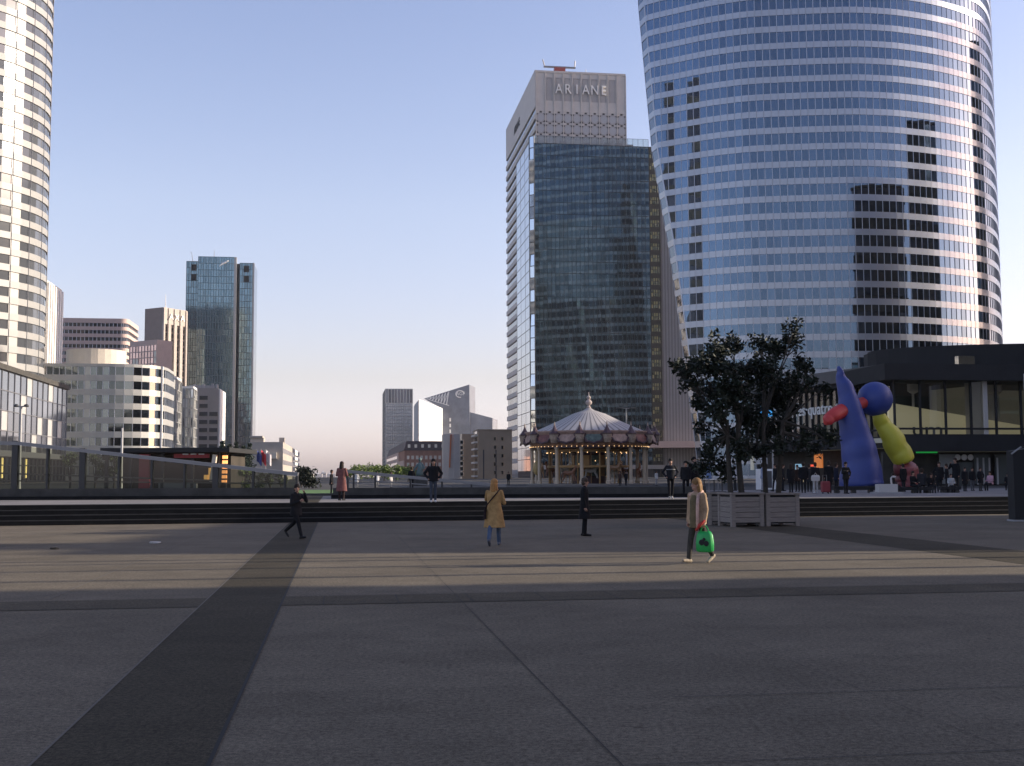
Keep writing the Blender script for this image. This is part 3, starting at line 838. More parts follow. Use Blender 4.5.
# ---- dark glass tower in front of it
def dark_glass():
    t, w_, d_, h = plot('glass_tower', 'dark glass tower mirroring its curved neighbour behind the carousel', 534, 648.5, 143, 410, None, 32, cat='tower')
    f = faces(w_, d_); o = Vector(t.location)
    loc = lambda px, py, Y: Matrix.Rotation(-PHI, 3, 'Z') @ (at(px, py, Y) - o)
    xb = loc(665, 300, 412).x; xw = xb + 18
    mb = MB(); mb.box(.2, w_ - .1, .3, d_, 0, h - .3); mb.box(w_ - .1, xb, .8, d_, 0, h - .8); mb.build('core', M['dark_gap'], t)
    curtain(t, f['front'], 5, h, 28, 27, M['g_dark'], mat('dark mullion', (.035, .04, .042), .4, .5), .12, .14, tilt=.0022, hbar=.16)
    # chamfered corner and left side
    ch = Face((-1.5, 1.5, 0), (1, -1, 0), (-.7, -.7, 0), 1.5)
    ch.u = Vector((.7071, -.7071, 0)); ch.w = 2.12
    curtain(t, ch, 3, h + 2.6, 1, 28, M['g_sky'], M['dark_metal'], .25, .1, name='corner_glazing', tilt=.10)
    lf = Face((-1.5, d_, 0), (0, -1, 0), (-1, 0, 0), d_ - 1.5)
    curtain(t, lf, 3, h + .5, 3, 28, M['g_sky'], M['dark_metal'], .05, .04, name='side_curtain_wall', tilt=.012, hbar=.22)
    mb = MB(); mb.box(-1.4, .1, 1.6, d_, 0, h); mb.build('side_core', M['dark_gap'], t)
    # glass parapet
    curtain(t, f['front'], h, h + 2.8, 22, 1, M['g_clear'], M['grey_metal'], .1, .08, name='parapet_glass', o=-.3)
    mb = MB(); mb.box(.5, w_ * .9, 6, d_ - 4, h - .5, h + 1.8)
    for k in range(9): mb.box(2 + k * 4, 4.4 + k * 4, 4, 6, h - .5, h + 1.0 + 1.2 * rnd.random())
    mb.build('roof_plant', M['concrete_dim'], t)
    # bay with a sunlit reflection coloured into its panes, grey flank
    bf = Face((w_, .6, 0), (1, 0, 0), (0, -1, 0), xb - w_)
    nf = 27; dz = (h - 6) / nf
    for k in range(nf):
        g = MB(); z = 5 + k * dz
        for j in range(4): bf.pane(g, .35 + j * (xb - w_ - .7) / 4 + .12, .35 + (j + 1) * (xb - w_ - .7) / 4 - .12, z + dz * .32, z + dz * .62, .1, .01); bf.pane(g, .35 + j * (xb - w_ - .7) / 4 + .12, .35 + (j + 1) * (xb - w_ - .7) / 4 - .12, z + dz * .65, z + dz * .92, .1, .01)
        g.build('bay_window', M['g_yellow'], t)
    mb = MB()
    for k in range(nf + 1): bf.box(mb, 0, xb - w_, 5 + k * dz - dz * .1, 5 + k * dz + dz * .3, -.05, .22)
    bf.box(mb, 0, .3, 0, h, -.1, .3); bf.box(mb, xb - w_ - .35, xb - w_, 0, h, -.1, .3); bf.box(mb, (xb - w_) * .7, (xb - w_) * .7 + .25, 0, h, -.1, .25)
    mb.build('bay_frame', mat('dark bronze frame', (.05, .045, .035), .5), t)
    mb = MB(); mb.box(xb + .05, xw, 1.2, d_, 0, h * .93); mb.build('flank_wall', M['concrete_dim'], t)
    ff = Face((xb, 1.2, 0), (1, 0, 0), (0, -1, 0), xw - xb); mb = MB()
    for k in range(16): ff.box(mb, .4 + k * 1.1, .75 + k * 1.1, 0, h * .93 - .5, 0, .18)
    mb.build('rib', mat('grey rib', (.22, .21, .21), .8), t)
    mb = MB(); mb.box(2, xb, -1.2, .4, 3.6, 5.0); mb.build('canopy', M['concrete_dim'], t)
    mb = MB(); mb.box(xb - 8, xw + 30, -9, 2, 10.8, 13.0); mb.build('entrance_canopy', M['pink'], t)
dark_glass()

# ---- big curved office tower
def curved_tower():
    Zb = at(855, 40.6, 262).z
    px = [(628, 72), (647, 63.5), (676, 57), (705, 51), (728, 47.3), (752, 44.5), (800, 42.0), (830, 41.0), (855, 40.6), (880, 41.6), (902, 43.5), (937, 49), (970, 58.0), (984, 66), (991.5, 78), (994, 95)]
    P = []
    for a, b in px:
        d = ray(a, b); q = CAM + d * ((Zb - CAMZ) / d.z); P.append(Vector((q.x, q.y)))
    # Catmull-Rom sample, then resample at the pane width
    raw = []
    for i in range(len(P) - 1):
        p0, p1, p2, p3 = P[max(0, i - 1)], P[i], P[i + 1], P[min(len(P) - 1, i + 2)]
        for k in range(24):
            s = k / 24.0
            raw.append(.5 * ((2 * p1) + (p2 - p0) * s + (2 * p0 - 5 * p1 + 4 * p2 - p3) * s * s + (3 * p1 - p0 - 3 * p2 + p3) * s ** 3))
    raw.append(P[-1])
    cum = [0.0]
    for i in range(1, len(raw)): cum.append(cum[-1] + (raw[i] - raw[i - 1]).length)
    LEN = cum[-1]
    def curve(s):
        s = max(0, min(LEN, s)); lo, hi = 0, len(cum) - 1
        while hi - lo > 1:
            m_ = (lo + hi) // 2
            if cum[m_] <= s: lo = m_
            else: hi = m_
        k = (s - cum[lo]) / max(1e-9, cum[hi] - cum[lo]); return raw[lo].lerp(raw[hi], k)
    edge = [(-260, 636), (0, 643.5), (150, 657.5), (250, 675), (350, 688.5), (430, 699), (480, 705)]
    def epx(py):
        for (y0, x0), (y1, x1) in zip(edge, edge[1:]):
            if py <= y1: return x0 + (x1 - x0) * (py - y0) / (y1 - y0)
        return edge[-1][1]
    def sL(z):
        lo, hi = 0.0, LEN * .5
        for _ in range(40):
            m_ = (lo + hi) / 2; c = curve(m_); a, b = proj((c.x, c.y, z))
            if a < epx(b): lo = m_
            else: hi = m_
        return lo
    base = curve(LEN * .5)
    t = thing('office_tower', 'huge curved office tower of blue ribbon windows with a slanted left edge', 'tower', (base.x, base.y, 0))
    STEP = 1.62; NG = int(LEN / STEP)
    gs = [LEN - STEP * k for k in range(NG + 1)][::-1]
    R_END = curve(LEN)
    def outline(z, s_hi, off=0.0):
        s0 = sL(z); pts = [curve(s0)] + [curve(g) for g in gs if g > s_hi + .3]
        nf = len(pts)
        a = pts[0]; nose = Vector((a.x * (a.y + 4) / a.y - 1.35, a.y + 4.0))
        back = []
        c1 = R_END + Vector((-2.0, 14)); nb = 46
        ctrl = Vector(((c1.x + nose.x) * .52, max(c1.y, nose.y) + 30))
        for k in range(nb + 1):
            u = k / nb; back.append(c1 * (1 - u) ** 2 + ctrl * 2 * u * (1 - u) + nose * u * u)
        pts = pts + [R_END + Vector((1.0, 7))] + back
        pts = [p - base for p in pts]
        if off: pts = offs(pts, off)
        return pts, nf
    HT, N = 163.0, 42; hf = HT / N; FR = .36
    fins = MB(); pj = MB()
    for k in range(N):
        z0 = k * hf; z1 = z0 + hf * FR; z2 = z0 + hf
        sh = sL(z0 - .5)
        A, nf = outline(z0, sh); B, _ = outline(z1, sh); Cc, _ = outline(z2, sh)
        sp = MB(); sp.loft([[(p.x, p.y, z0) for p in A], [(p.x, p.y, z1) for p in B]])
        # spandrel joints stay in the mesh as fine reveals between panels
        sp.build('spandrel', M['alu_edf'], t)
        Bi, _ = outline(z1, sh, .12); Ci, _ = outline(z2, sh, .12)
        g = MB(); n = len(A)
        for i in range(n):
            j = (i + 1) % n
            e = (Bi[j] - Bi[i])
            if e.length < 1e-4: continue
            e.normalize(); o = Vector((e.y, -e.x)); tt = [rnd.uniform(-.0035, .0035) for _ in range(3)]
            a_, b_, c_, d_ = Bi[i] + o * tt[0], Bi[j] + o * tt[1], Ci[j] + o * tt[2], Ci[i] + o * (tt[2] + tt[0] - tt[1])
            g.quad((a_.x, a_.y, z1), (b_.x, b_.y, z1), (c_.x, c_.y, z2), (d_.x, d_.y, z2))
            if 0 < i < nf:
                u_ = (A[i + 1] - A[i - 1]).normalized() * .045; o_ = Vector((u_.y, -u_.x)).normalized() * .02; a0, b0 = A[i] + o_, B[i] + o_
                pj.quad((a0.x - u_.x, a0.y - u_.y, z0), (a0.x + u_.x, a0.y + u_.y, z0), (b0.x + u_.x, b0.y + u_.y, z1), (b0.x - u_.x, b0.y - u_.y, z1))
            p, q = B[i], Cc[i]; r_ = .05 if i else .12
            pi, qi = Bi[i], Ci[i]
            px_, qx_ = p * .4 + pi * .6, q * .4 + qi * .6
            fins.loft([[(px_.x - r_, px_.y - r_, z1), (px_.x + r_, px_.y - r_, z1), (px_.x + r_, px_.y + r_, z1), (px_.x - r_, px_.y + r_, z1)],
                       [(qx_.x - r_, qx_.y - r_, z2), (qx_.x + r_, qx_.y - r_, z2), (qx_.x + r_, qx_.y + r_, z2), (qx_.x - r_, qx_.y + r_, z2)]], False)
        g.build('ribbon_window', M['g_edf'], t)
    T0, _ = outline(HT, sL(HT - 1)); pr = MB(); pr.prism([(p.x, p.y) for p in T0], HT, HT + 2); pr.build('parapet', M['alu_edf'], t)
    fins.build('mullion', M['alu_frame'], t); pj.build('panel_joint', M['grey_metal'], t)
    return curve, LEN, base
EDF_curve, EDF_len, EDF_base = curved_tower()

# ---- office towers behind the camera that the curved facade mirrors
def mirrored():
    def hit(px, py):
        d = ray(px, py); best = None
        for k in range(600):
            c = EDF_curve(EDF_len * k / 599); T = c.y / d.y; e = abs(d.x * T - c.x)
            if best is None or e < best[0]: best = (e, k, T)
        k = best[1]; a, b = EDF_curve(EDF_len * max(0, k - 4) / 599), EDF_curve(EDF_len * min(599, k + 4) / 599)
        tg = (b - a).normalized(); n = Vector((tg.y, -tg.x, 0)); p = CAM + d * best[2]; dn = d.normalized()
        return p, dn - n * 2 * dn.dot(n)
    for (x0, x1, y0, dist, lab) in ((688, 700, 80, 330, 'slim dark tower behind the viewer mirrored at the left of the curved facade'),
                                    (851, 905, 188, 70, 'broad dark tower behind the viewer mirrored low in the curved facade'),
                                    (907, 934, 122, 110, 'tall dark tower behind the viewer mirrored right of the broad one'),
                                    (970, 980, 45, 150, 'tall dark tower right of the viewer mirrored at the sunlit end of the facade')):
        q = []
        zt = 0
        for px in (x0, x1):
            p, r = hit(px, y0); h = math.hypot(r.x, r.y); e = p + r * (dist / h); q.append(Vector((e.x, e.y))); zt = max(zt, e.z); rr = Vector((r.x, r.y)) / h
        q += [q[1] + rr * 16, q[0] + rr * 16]
        ar = sum(q[i].x * q[(i + 1) % 4].y - q[(i + 1) % 4].x * q[i].y for i in range(4))
        if ar < 0: q = q[::-1]
        o = q[0].copy(); t = thing('office_tower', lab, 'tower', (o.x, o.y, 0))
        pl = []
        for i in range(4):
            a, b = q[i] - o, q[(i + 1) % 4] - o; n = max(1, round((b - a).length / 4)); pl += [a.lerp(b, j / n) for j in range(n)]
        ribbon_tower(t, pl, 0, zt, max(6, round(zt / 12)), .4, M['grey_stone'], M['g_small'], inset=.3, tilt=.01)
mirrored()
# ================================================================== SHOPPING CENTRE (right)
def child(mb, name, m, root, smooth=False):   # part given in world coordinates
    return mb.build(name, m, root, smooth, loc=-Vector(root.location))
def cface(A, B):
    A, B = Vector((A.x, A.y, 0)), Vector((B.x, B.y, 0)); u = (B - A).normalized()
    return Face(A, u, Vector((u.y, -u.x, 0)), (B - A).length)
M['room'] = mat('glowing beige interior', (.42, .40, .33), .9, var=.1, scale=.3, emit=(.9, .85, .66), estr=.02)  # wall glow put in for the indoor lighting
M['room_cream'] = mat('glowing cream interior', (.7, .62, .36), .9, emit=(1, .88, .55), estr=.10)  # glow painted in as light falling on an inner wall
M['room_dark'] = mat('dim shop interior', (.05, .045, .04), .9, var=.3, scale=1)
M['tile'] = mat('dark roof fascia', (.085, .083, .085), .6, var=.15, scale=.4)
M['sign_white'] = mat('white letters', (.8, .8, .78), .5)
def mall():
    PL, PR = at(748, 475, 122), at(896, 473, 100)
    RA, RB = at(896, 473, 97), at(896, 473, 97) + RT * 62
    t = thing('shopping_centre', 'low shopping centre with glass upper floor and black roof under the curved blue tower', 'shopping centre', (RA.x, RA.y, 0))
    F, Q = cface(PL, PR), cface(RA, RB)
    # roofs
    mb = MB(); F.box(mb, -4, F.w + .2, 9.65, 10.75, -22, 1.6); child(mb, 'roof_fascia', M['tile'], t)
    mb = MB(); Q.box(mb, -1.2, Q.w, 9.25, 10.55, -30, 1.0); child(mb, 'roof_fascia', M['black'], t)
    c = Q.p(27, 0, -9); mb = MB()
    el = [(c.x + 25 * math.cos(a) * RT.x - 9.5 * math.sin(a) * AX.x * -1, c.y + 25 * math.cos(a) * RT.y + 9.5 * math.sin(a) * AX.y) for a in [2 * math.pi * k / 48 for k in range(48)]]
    mb.prism(el, 10.55, 12.35); el2 = [((x - c.x) * .985 + c.x, (y - c.y) * .96 + c.y) for x, y in el]; mb.prism(el2, 12.35, 12.6)
    child(mb, 'roof_drum', M['black'], t)
    mb = MB(); Q.box(mb, 5.6, 7.0, 10.6, 11.3, -.4, .2); child(mb, 'roof_light', M['g_pod'], t)
    # floors behind the glass
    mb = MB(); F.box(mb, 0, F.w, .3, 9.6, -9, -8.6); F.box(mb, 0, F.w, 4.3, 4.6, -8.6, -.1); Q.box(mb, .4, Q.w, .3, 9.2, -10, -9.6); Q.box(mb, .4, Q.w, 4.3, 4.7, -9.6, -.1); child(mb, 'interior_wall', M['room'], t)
    for k in range(7):
        mb = MB(); F.box(mb, 3 + k * 5.6, 5.2 + k * 5.6, 4.6, 9.6, -5 - (k % 3), -4.6 - (k % 3)); child(mb, 'partition', M['concrete'], t)
    for k in range(9):
        mb = MB()
        p = Q.p(3.0 + k * 7.5, 0, -3.4); mb.tube([(p.x, p.y, 4.7), (p.x, p.y, 9.2)], .55, 14)
        q = Q.p(3.0 + k * 7.5, 0, -3.4); mb.lathe([(.56, 8.4), (.8, 8.6), (.8, 9.2)], 14, (q.x, q.y, 0)); child(mb, 'column', M['concrete'], t)
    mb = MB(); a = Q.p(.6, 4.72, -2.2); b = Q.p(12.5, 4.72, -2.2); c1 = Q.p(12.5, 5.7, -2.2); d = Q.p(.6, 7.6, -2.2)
    off = Q.n * -.3; mb.loft([[a, b, c1, d], [p + off for p in (a, b, c1, d)]]); child(mb, 'light_patch', M['room_cream'], t)  # glowing panel cut to the slanted patch of light inside
    text('um', 1.5, M['tile'], t, Matrix.Translation(-Vector(t.location)) @ frame(Q.p(3.9, 5.35, -2.1), Q.u, Q.n), name='lettering', ext=.03, sx=1.5)
    # zigzag truss seen through the panes on the right
    mb = MB()
    for k in range(6):
        x = 14 + k * 6.0
        mb.bar(Q.p(x, 9.1, -2.4), Q.p(x + 3, 6.7, -2.4), .35); mb.bar(Q.p(x + 3, 6.7, -2.4), Q.p(x + 6, 9.1, -2.4), .35); mb.bar(Q.p(x + 3, 6.7, -2.4), Q.p(x + 3, 4.7, -2.4), .3)
    mb.bar(Q.p(13, 6.6, -2.5), Q.p(50, 6.6, -2.5), .3); child(mb, 'truss', M['grey_stone'], t)
    # glazing
    def glaze(f, a0, a1, na, z0, z1, zt):
        for i in range(na):
            g = MB(); x0, x1 = a0 + (a1 - a0) * i / na, a0 + (a1 - a0) * (i + 1) / na
            f.pane(g, x0, x1, z0, z1, 0, .006); child(g, 'glass_pane', M['g_mall'], t)
        m_ = MB()
        for i in range(na + 1):
            x = a0 + (a1 - a0) * i / na; f.box(m_, x - .07, x + .07, z0, z1, -.05, .16)
        f.box(m_, a0, a1, zt - .08, zt + .08, -.04, .14); f.box(m_, a0, a1, z0 - .05, z0 + .1, -.05, .15)
        child(m_, 'mullion', M['black'], t)
    glaze(Q, 0, 44, 20, 4.8, 9.25, 5.35)
    glaze(F, 0, F.w - .1, 24, 4.75, 9.65, 5.4)
    mb = MB(); Q.box(mb, -.2, 60, 3.5, 4.75, -.5, .35); F.box(mb, 0, F.w, 3.9, 4.7, -.4, .3); child(mb, 'floor_band', M['black'], t)
    mb = MB(); cp = Q.p(0, 0, 0); F.box(mb, F.w - .2, F.w + .3, 0, 9.6, -3.4, .2); child(mb, 'corner_post', M['black'], t)
    # ground floor: dark shops, posters, signs
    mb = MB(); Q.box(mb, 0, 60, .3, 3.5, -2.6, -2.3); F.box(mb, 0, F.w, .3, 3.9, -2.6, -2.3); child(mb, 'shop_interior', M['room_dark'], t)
    def panel(f, a0, a1, z0, z1, m_, name='shop_panel', o=-1.0):
        g = MB(); f.box(g, a0, a1, z0, z1, o - .12, o); return child(g, name, m_, t)
    X = lambda px: (lambda v: v)(solve(Q.p(0, 0, 0), Q.u, px, 0.01, 60))
    pane_g = mat('shop window', (.10, .11, .11), .15, .3); pale = mat('pale shop window', (.23, .24, .24), .3, .2)
    for (a, b, y0, y1, m_) in ((947, 964, 454, 484, pale), (966, 980, 462, 486, pane_g), (982, 998, 454, 484, pane_g), (1003, 1022, 454, 484, pane_g)):
        z1 = at(a, y0, 97).z; z0 = max(.74, at(a, y1, 97).z); panel(Q, X(a), X(b), z0, z1, m_, 'shop_window')
    for a in (984, 990, 996, 1004): panel(Q, X(a), X(a) + .12, .8, 3.0, M['concrete_dim'], 'window_frame', -.9)
    for a in (964, 970.5, 977):
        g = MB(); p = Q.p(X(a), at(a, 457, 97).z, -.8); g.ell(p, (.25, .06, .25), 14, 8); child(g, 'round_sign', M['concrete'], t)
    green = mat('lit green sign', (.03, .3, .06), .5, emit=(.03, .55, .10), estr=.2)
    panel(Q, X(919), X(940), at(919, 453, 97).z, at(919, 447, 97).z, green, 'lit_sign', -.2)
    amber = mat('dim amber letters', (.5, .42, .2), .5, emit=(.8, .6, .2), estr=.12)
    for (a, b) in ((947, 961), (984, 998)):
        panel(Q, X(a), X(b), at(a, 450, 97).z, at(a, 447.6, 97).z, amber, 'lit_sign', -.2)
    for (a, b) in ((963, 976), (1000, 1012)):
        panel(Q, X(a), X(b), at(a, 450.4, 97).z, at(a, 448.6, 97).z, M['concrete_dim'], 'sign_strip', -.2)
    # left shop fronts: orange glow, white display, blue panel
    XF = lambda px: solve(F.p(0, 0, 0), F.u, px, 0.01, F.w)
    def fp(a, b, y0, y1, m_, nm, o=-.3):
        A_ = XF(a); q = F.p(A_, 0, 0); panel(F, A_, XF(b), max(.74, at(a, y1, q.y).z), at(a, y0, q.y).z, m_, nm, o)
    orange = mat('orange lit sign', (.6, .2, .05), emit=(1, .30, .07), estr=.22)
    redlit = mat('red lit sign', (.5, .06, .03), emit=(1, .12, .06), estr=.5)
    cyan = mat('pale blue screen', (.3, .5, .6), emit=(.35, .6, .75), estr=.25)
    fp(812, 820, 454, 468, orange, 'lit_sign'); fp(807, 813, 464.6, 466.6, redlit, 'lit_sign'); fp(793, 801, 464, 470, cyan, 'screen'); fp(744, 751, 456, 470, mat('pale display', (.4, .4, .36), emit=(.8, .8, .7), estr=.12), 'display_window')
    fp(799, 805, 470, 482, mat('warm poster', (.45, .35, .2), emit=(.9, .7, .4), estr=.15), 'poster')
    blue = mat('blue lit panel', (.05, .3, .7), emit=(.07, .42, .95), estr=.45)
    fp(764, 775, 404, 417, blue, 'blue_sign', .25)
    # name sign
    X0 = XF(801)
    q = F.p(X0, 0, 0)
    text('les\u00b7quatre temps', 1.55, M['sign_white'], t, Matrix.Translation(-Vector(t.location)) @ frame(F.p(X0, at(801, 411.5, q.y).z, .35), F.u, F.n), name='lettering', ext=.06, align='LEFT', sx=.95)
mall()

# unseen blocks added and sized to shade the square; also mirrored in the towers
def plain_block(name, label, x0, x1, y0, y1, h, wall, glass, fl=3.6):
    t = thing(name, label, 'building', (x0, y0, 0))
    ribbon_tower(t, rect(x1 - x0, y1 - y0, 3.0), 0, h, max(2, round(h / fl)), .45, wall, glass, inset=.3, tilt=.01)
plain_block('shade_block', 'tall unseen block added to shade the foreground of the square', 66, 100, -70, 29.1, 44, M['grey_stone'], M['g_dark'])
plain_block('shade_block', 'lower unseen block added to shade the paving before the steps', 52, 84, 36.1, 54.6, 19.4, M['grey_stone'], M['g_dark'])
plain_block('shade_block', 'long unseen block added to shade the shopping centre and carousel', 78, 110, 65, 150, 28, M['grey_stone'], M['g_dark'])
plain_block('shade_block', 'slim unseen tower added for a thin shadow across the square', 118, 130, 48.8, 50.5, 46, M['grey_stone'], M['g_dark'])

# ================================================================== LEFT SIDE OF THE SQUARE
def screen():
    """Low wall with a sloping glazed screen, left of the opening."""
    Y = 54.5
    A, B = at(-40, 480, Y), at(297, 480, Y)
    t = thing('glass_screen', 'long dark glazed screen with posts and a sloping top rail left of the opening', 'glass screen', (B.x, B.y, ZP))
    u = (Vector((B.x, B.y, 0)) - Vector((A.x, A.y, 0)))
    f = cface(A, B)
    W = lambda px: solve(Vector((A.x, A.y, 0)), f.u, px, .01, 40)
    zt = lambda a: 3.36 + (1.82 - 3.36) * max(0, a - W(0)) / (W(297) - W(0)) if a > W(0) else 3.36
    mb = MB(); f.box(mb, 0, f.w, ZP - .05, 1.22, -.4, 0); child(mb, 'base_wall', M['grey_stone'], t)
    mb = MB(); f.box(mb, 0, f.w, ZP - .02, ZP + .16, 0, .5); child(mb, 'kerb', M['step'], t)
    px = [-40, 15, 46, 83, 118, 151, 184, 217, 253, 285, 297]
    for i in range(len(px) - 1):
        a0, a1 = (0 if i == 0 else W(px[i])), W(px[i + 1])
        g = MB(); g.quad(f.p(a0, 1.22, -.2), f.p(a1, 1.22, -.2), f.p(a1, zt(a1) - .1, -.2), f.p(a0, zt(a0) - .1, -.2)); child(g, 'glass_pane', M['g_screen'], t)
    for i, p in enumerate(px[1:]):
        a = W(p); ww = .26 if p in (15, 83, 217) else .09
        g = MB(); f.box(g, a - ww, a, 1.2, zt(a) + (.12 if ww > .2 else -.05), -.32, -.08); child(g, 'post', M['dark_metal'], t)
    g = MB(); ps = [0, W(15), W(83), W(217), W(297)]
    for a0, a1 in zip(ps, ps[1:]): g.bar(f.p(a0, zt(a0), -.2), f.p(a1, zt(a1), -.2), .34, .16)
    child(g, 'top_rail', M['grey_metal'], t)
    g = MB(); g.bar(f.p(0, 2.0, -.26), f.p(W(217), 1.55, -.26), .07); g.bar(f.p(0, 1.62, -.26), f.p(W(285), 1.4, -.26), .06); g.bar(f.p(0, 2.35, -.34), f.p(W(83), 2.2, -.34), .05); child(g, 'mid_rail', M['grey_metal'], t)
screen()
def ramp_wall():
    Y = 54.6; A, B = at(333, 480, Y), at(706, 480, Y)
    t = thing('ramp_wall', 'low stone wall with a sloping metal railing right of the opening', 'wall', (A.x, A.y, ZP))
    f = cface(A, B); W = lambda px: solve(Vector((A.x, A.y, 0)), f.u, px, .01, 40)
    mb = MB(); f.box(mb, 0, f.w, ZP - .05, 1.20, -.4, 0); child(mb, 'base_wall', M['grey_stone'], t)
    mb = MB(); f.box(mb, 0, f.w, ZP - .02, ZP + .17, 0, .55); child(mb, 'kerb', M['step'], t)
    g = MB(); a, b = W(336.5), W(506)
    g.bar(f.p(a, 1.98, -.9), f.p(b, 1.24, -.9), .3, .13); g.bar(f.p(a, 1.98, -2.2), f.p(b, 1.24, -2.2), .3, .11); child(g, 'top_rail', M['grey_metal'], t)
    g = MB(); g.bar(f.p(a, 1.62, -.9), f.p(W(450), 1.24, -.9), .05); g.bar(f.p(a, 1.45, -.9), f.p(W(405), 1.22, -.9), .04); child(g, 'mid_rail', M['grey_metal'], t)
    for p in (337, 344, 350, 372, 408, 440, 470):
        x = W(p); z = 1.98 + (1.24 - 1.98) * (x - a) / (b - a)
        g = MB(); f.box(g, x, x + .08, 1.15, z, -.95, -.85); child(g, 'post', M['dark_metal'], t)
ramp_wall()
A = at(297, 480, 62); B = at(333, 480, 62)
mb = MB(); f = cface(A, B); f.box(mb, 0, f.w, ZP, .85, -.4, 0)
tag(mb.build('stone_kerb', M['grey_stone']), 'low dark stone kerb across the gap between glass screen and railing', 'kerb')

# shop pavilion behind the screen
def pavilion():
    Y = 92.0; A, B = at(104, 480, Y), at(232, 480, Y)
    t = thing('shop_pavilion', 'flat black roofed shop pavilion with a red sign behind the glass screen', 'pavilion', (A.x, A.y, ZP))
    f = cface(A, B); W = lambda px: solve(Vector((A.x, A.y, 0)), f.u, px, .01, 60); z = lambda py: at(170, py, Y).z
    mb = MB(); f.box(mb, 0, f.w, z(452.5), z(448), -9, 1.0); child(mb, 'roof', M['black'], t)
    mb = MB(); f.box(mb, .4, f.w - .8, ZP, z(452.5), -8, -3); child(mb, 'interior_wall', mat('brown shop interior', (.05, .04, .03), .9, var=.4, scale=.8), t)
    red = mat('red shop sign', (.35, .025, .03), .5)
    mb = MB(); f.box(mb, W(174), W(209), z(458), z(454), 0, .25); child(mb, 'sign_board', red, t)
    for k in range(3):
        mb = MB(); a = W(183 + k * 8); f.box(mb, a, a + .42, z(454.9), z(453.7), .26, .34); child(mb, 'sign_light', M['sign_white'], t)
    mb = MB(); f.box(mb, W(139), W(149), ZP, z(454), -.2, .2); child(mb, 'pillar', mat('red pillar', (.40, .05, .07), .6), t)
    lamp = mat('orange menu light', (.8, .3, .1), emit=(1, .38, .12), estr=1.3)
    for k in range(6):
        mb = MB(); a = W(222.2 - .1 * k); f.box(mb, a, a + .36, z(459 + k * 4.9), z(455.8 + k * 4.9), -.1, .12); child(mb, 'menu_light', lamp, t)
    mb = MB(); f.box(mb, W(221), W(225.5), ZP, z(453), -.3, -.12); child(mb, 'menu_board', M['black'], t)
    for p, q, y0, y1 in ((202, 206, 475, 481), (206.5, 208.5, 468, 480)):
        mb = MB(); f.box(mb, W(p), W(q), z(y1), z(y0), -.6, -.45); child(mb, 'shop_light', mat('warm shop light', (.7, .4, .1), emit=(1, .5, .15), estr=.6), t)
    for p in (104, 128, 160, 190, 216):
        mb = MB(); f.box(mb, W(p + .2), W(p + .2) + .22, ZP, z(452.5), -.2, .05); child(mb, 'post', M['dark_metal'], t)
    mb = MB(); mb.bar(f.p(W(213), z(482), .5), f.p(W(216), z(455), .5), .3); child(mb, 'brace', M['cream'], t)
    mb = MB(); f.box(mb, W(158), W(196), ZP, z(482), -.4, .0); child(mb, 'counter', M['grey_metal'], t)
pavilion()

def lamp(px, pb, ptop, Y, label, arm=7, group='lamp posts on the square'):
    b = at(px, pb, Y); tp = at(px, ptop, Y); s = Y / 1200.0
    t = thing('lamp_post', label, 'lamp post', (b.x, b.y, ZP), 0, group)
    h = tp.z - ZP
    m_ = MB(); m_.tube([(0, 0, 0), (0, 0, .9), (0, 0, h)], [.11, .075, .055], 10); m_.build('pole', M['lamp_metal'], t)
    m_ = MB(); m_.lathe([(.2, 0), (.2, .06), (.12, .12)], 12); m_.build('base', M['dark_metal'], t)
    if arm:
        m_ = MB(); m_.tube([(-arm * s * .7, 0, h), (0, 0, h - .04), (arm * s * .7, 0, h)], .035, 8); m_.build('arm', M['lamp_metal'], t)
        for sg in (-1, 1):
            m_ = MB(); m_.lathe([(.05, .10), (arm * s * .32, .05), (arm * s * .36, 0), (arm * s * .3, -.05)], 12, (sg * arm * s * .72, 0, h)); m_.build('lamp_head', M['dark_metal'], t)
lamp(19, 490, 406, 62, 'double-headed lamp post before the glazed podium, at the far left')
lamp(121, 490, 428, 66, 'thin bare pole in front of the rounded white building', 0)
lamp(627, 486, 408, 135, 'double-headed lamp post rising behind the carousel roof', 9)
lamp(773.5, 486, 428, 88, 'thin post with a small lit head between the planted trees', 3)

for k, (x, y) in enumerate(((27, 25.2), (31, 28.0), (29, 30.4), (34, 30.2))):  # unseen posts put in to cast thin shadow streaks on the sunlit band
    t = thing('lamp_post', ['unseen post added for a shadow streak, nearest the viewer', 'unseen post added for a shadow streak, second from the viewer', 'unseen post added for a shadow streak, nearest the steps', 'unseen post added for a shadow streak, farthest out'][k], 'lamp post', (x, y, 0))
    m_ = MB(); m_.tube([(0, 0, 0), (0, 0, 12 + k)], [.16, .09], 10); m_.build('pole', M['lamp_metal'], t)
    m_ = MB(); m_.bar((-1.2, .3, 12 + k), (1.2, -.3, 12 + k), .35, .2); m_.build('lamp_head', M['dark_metal'], t)
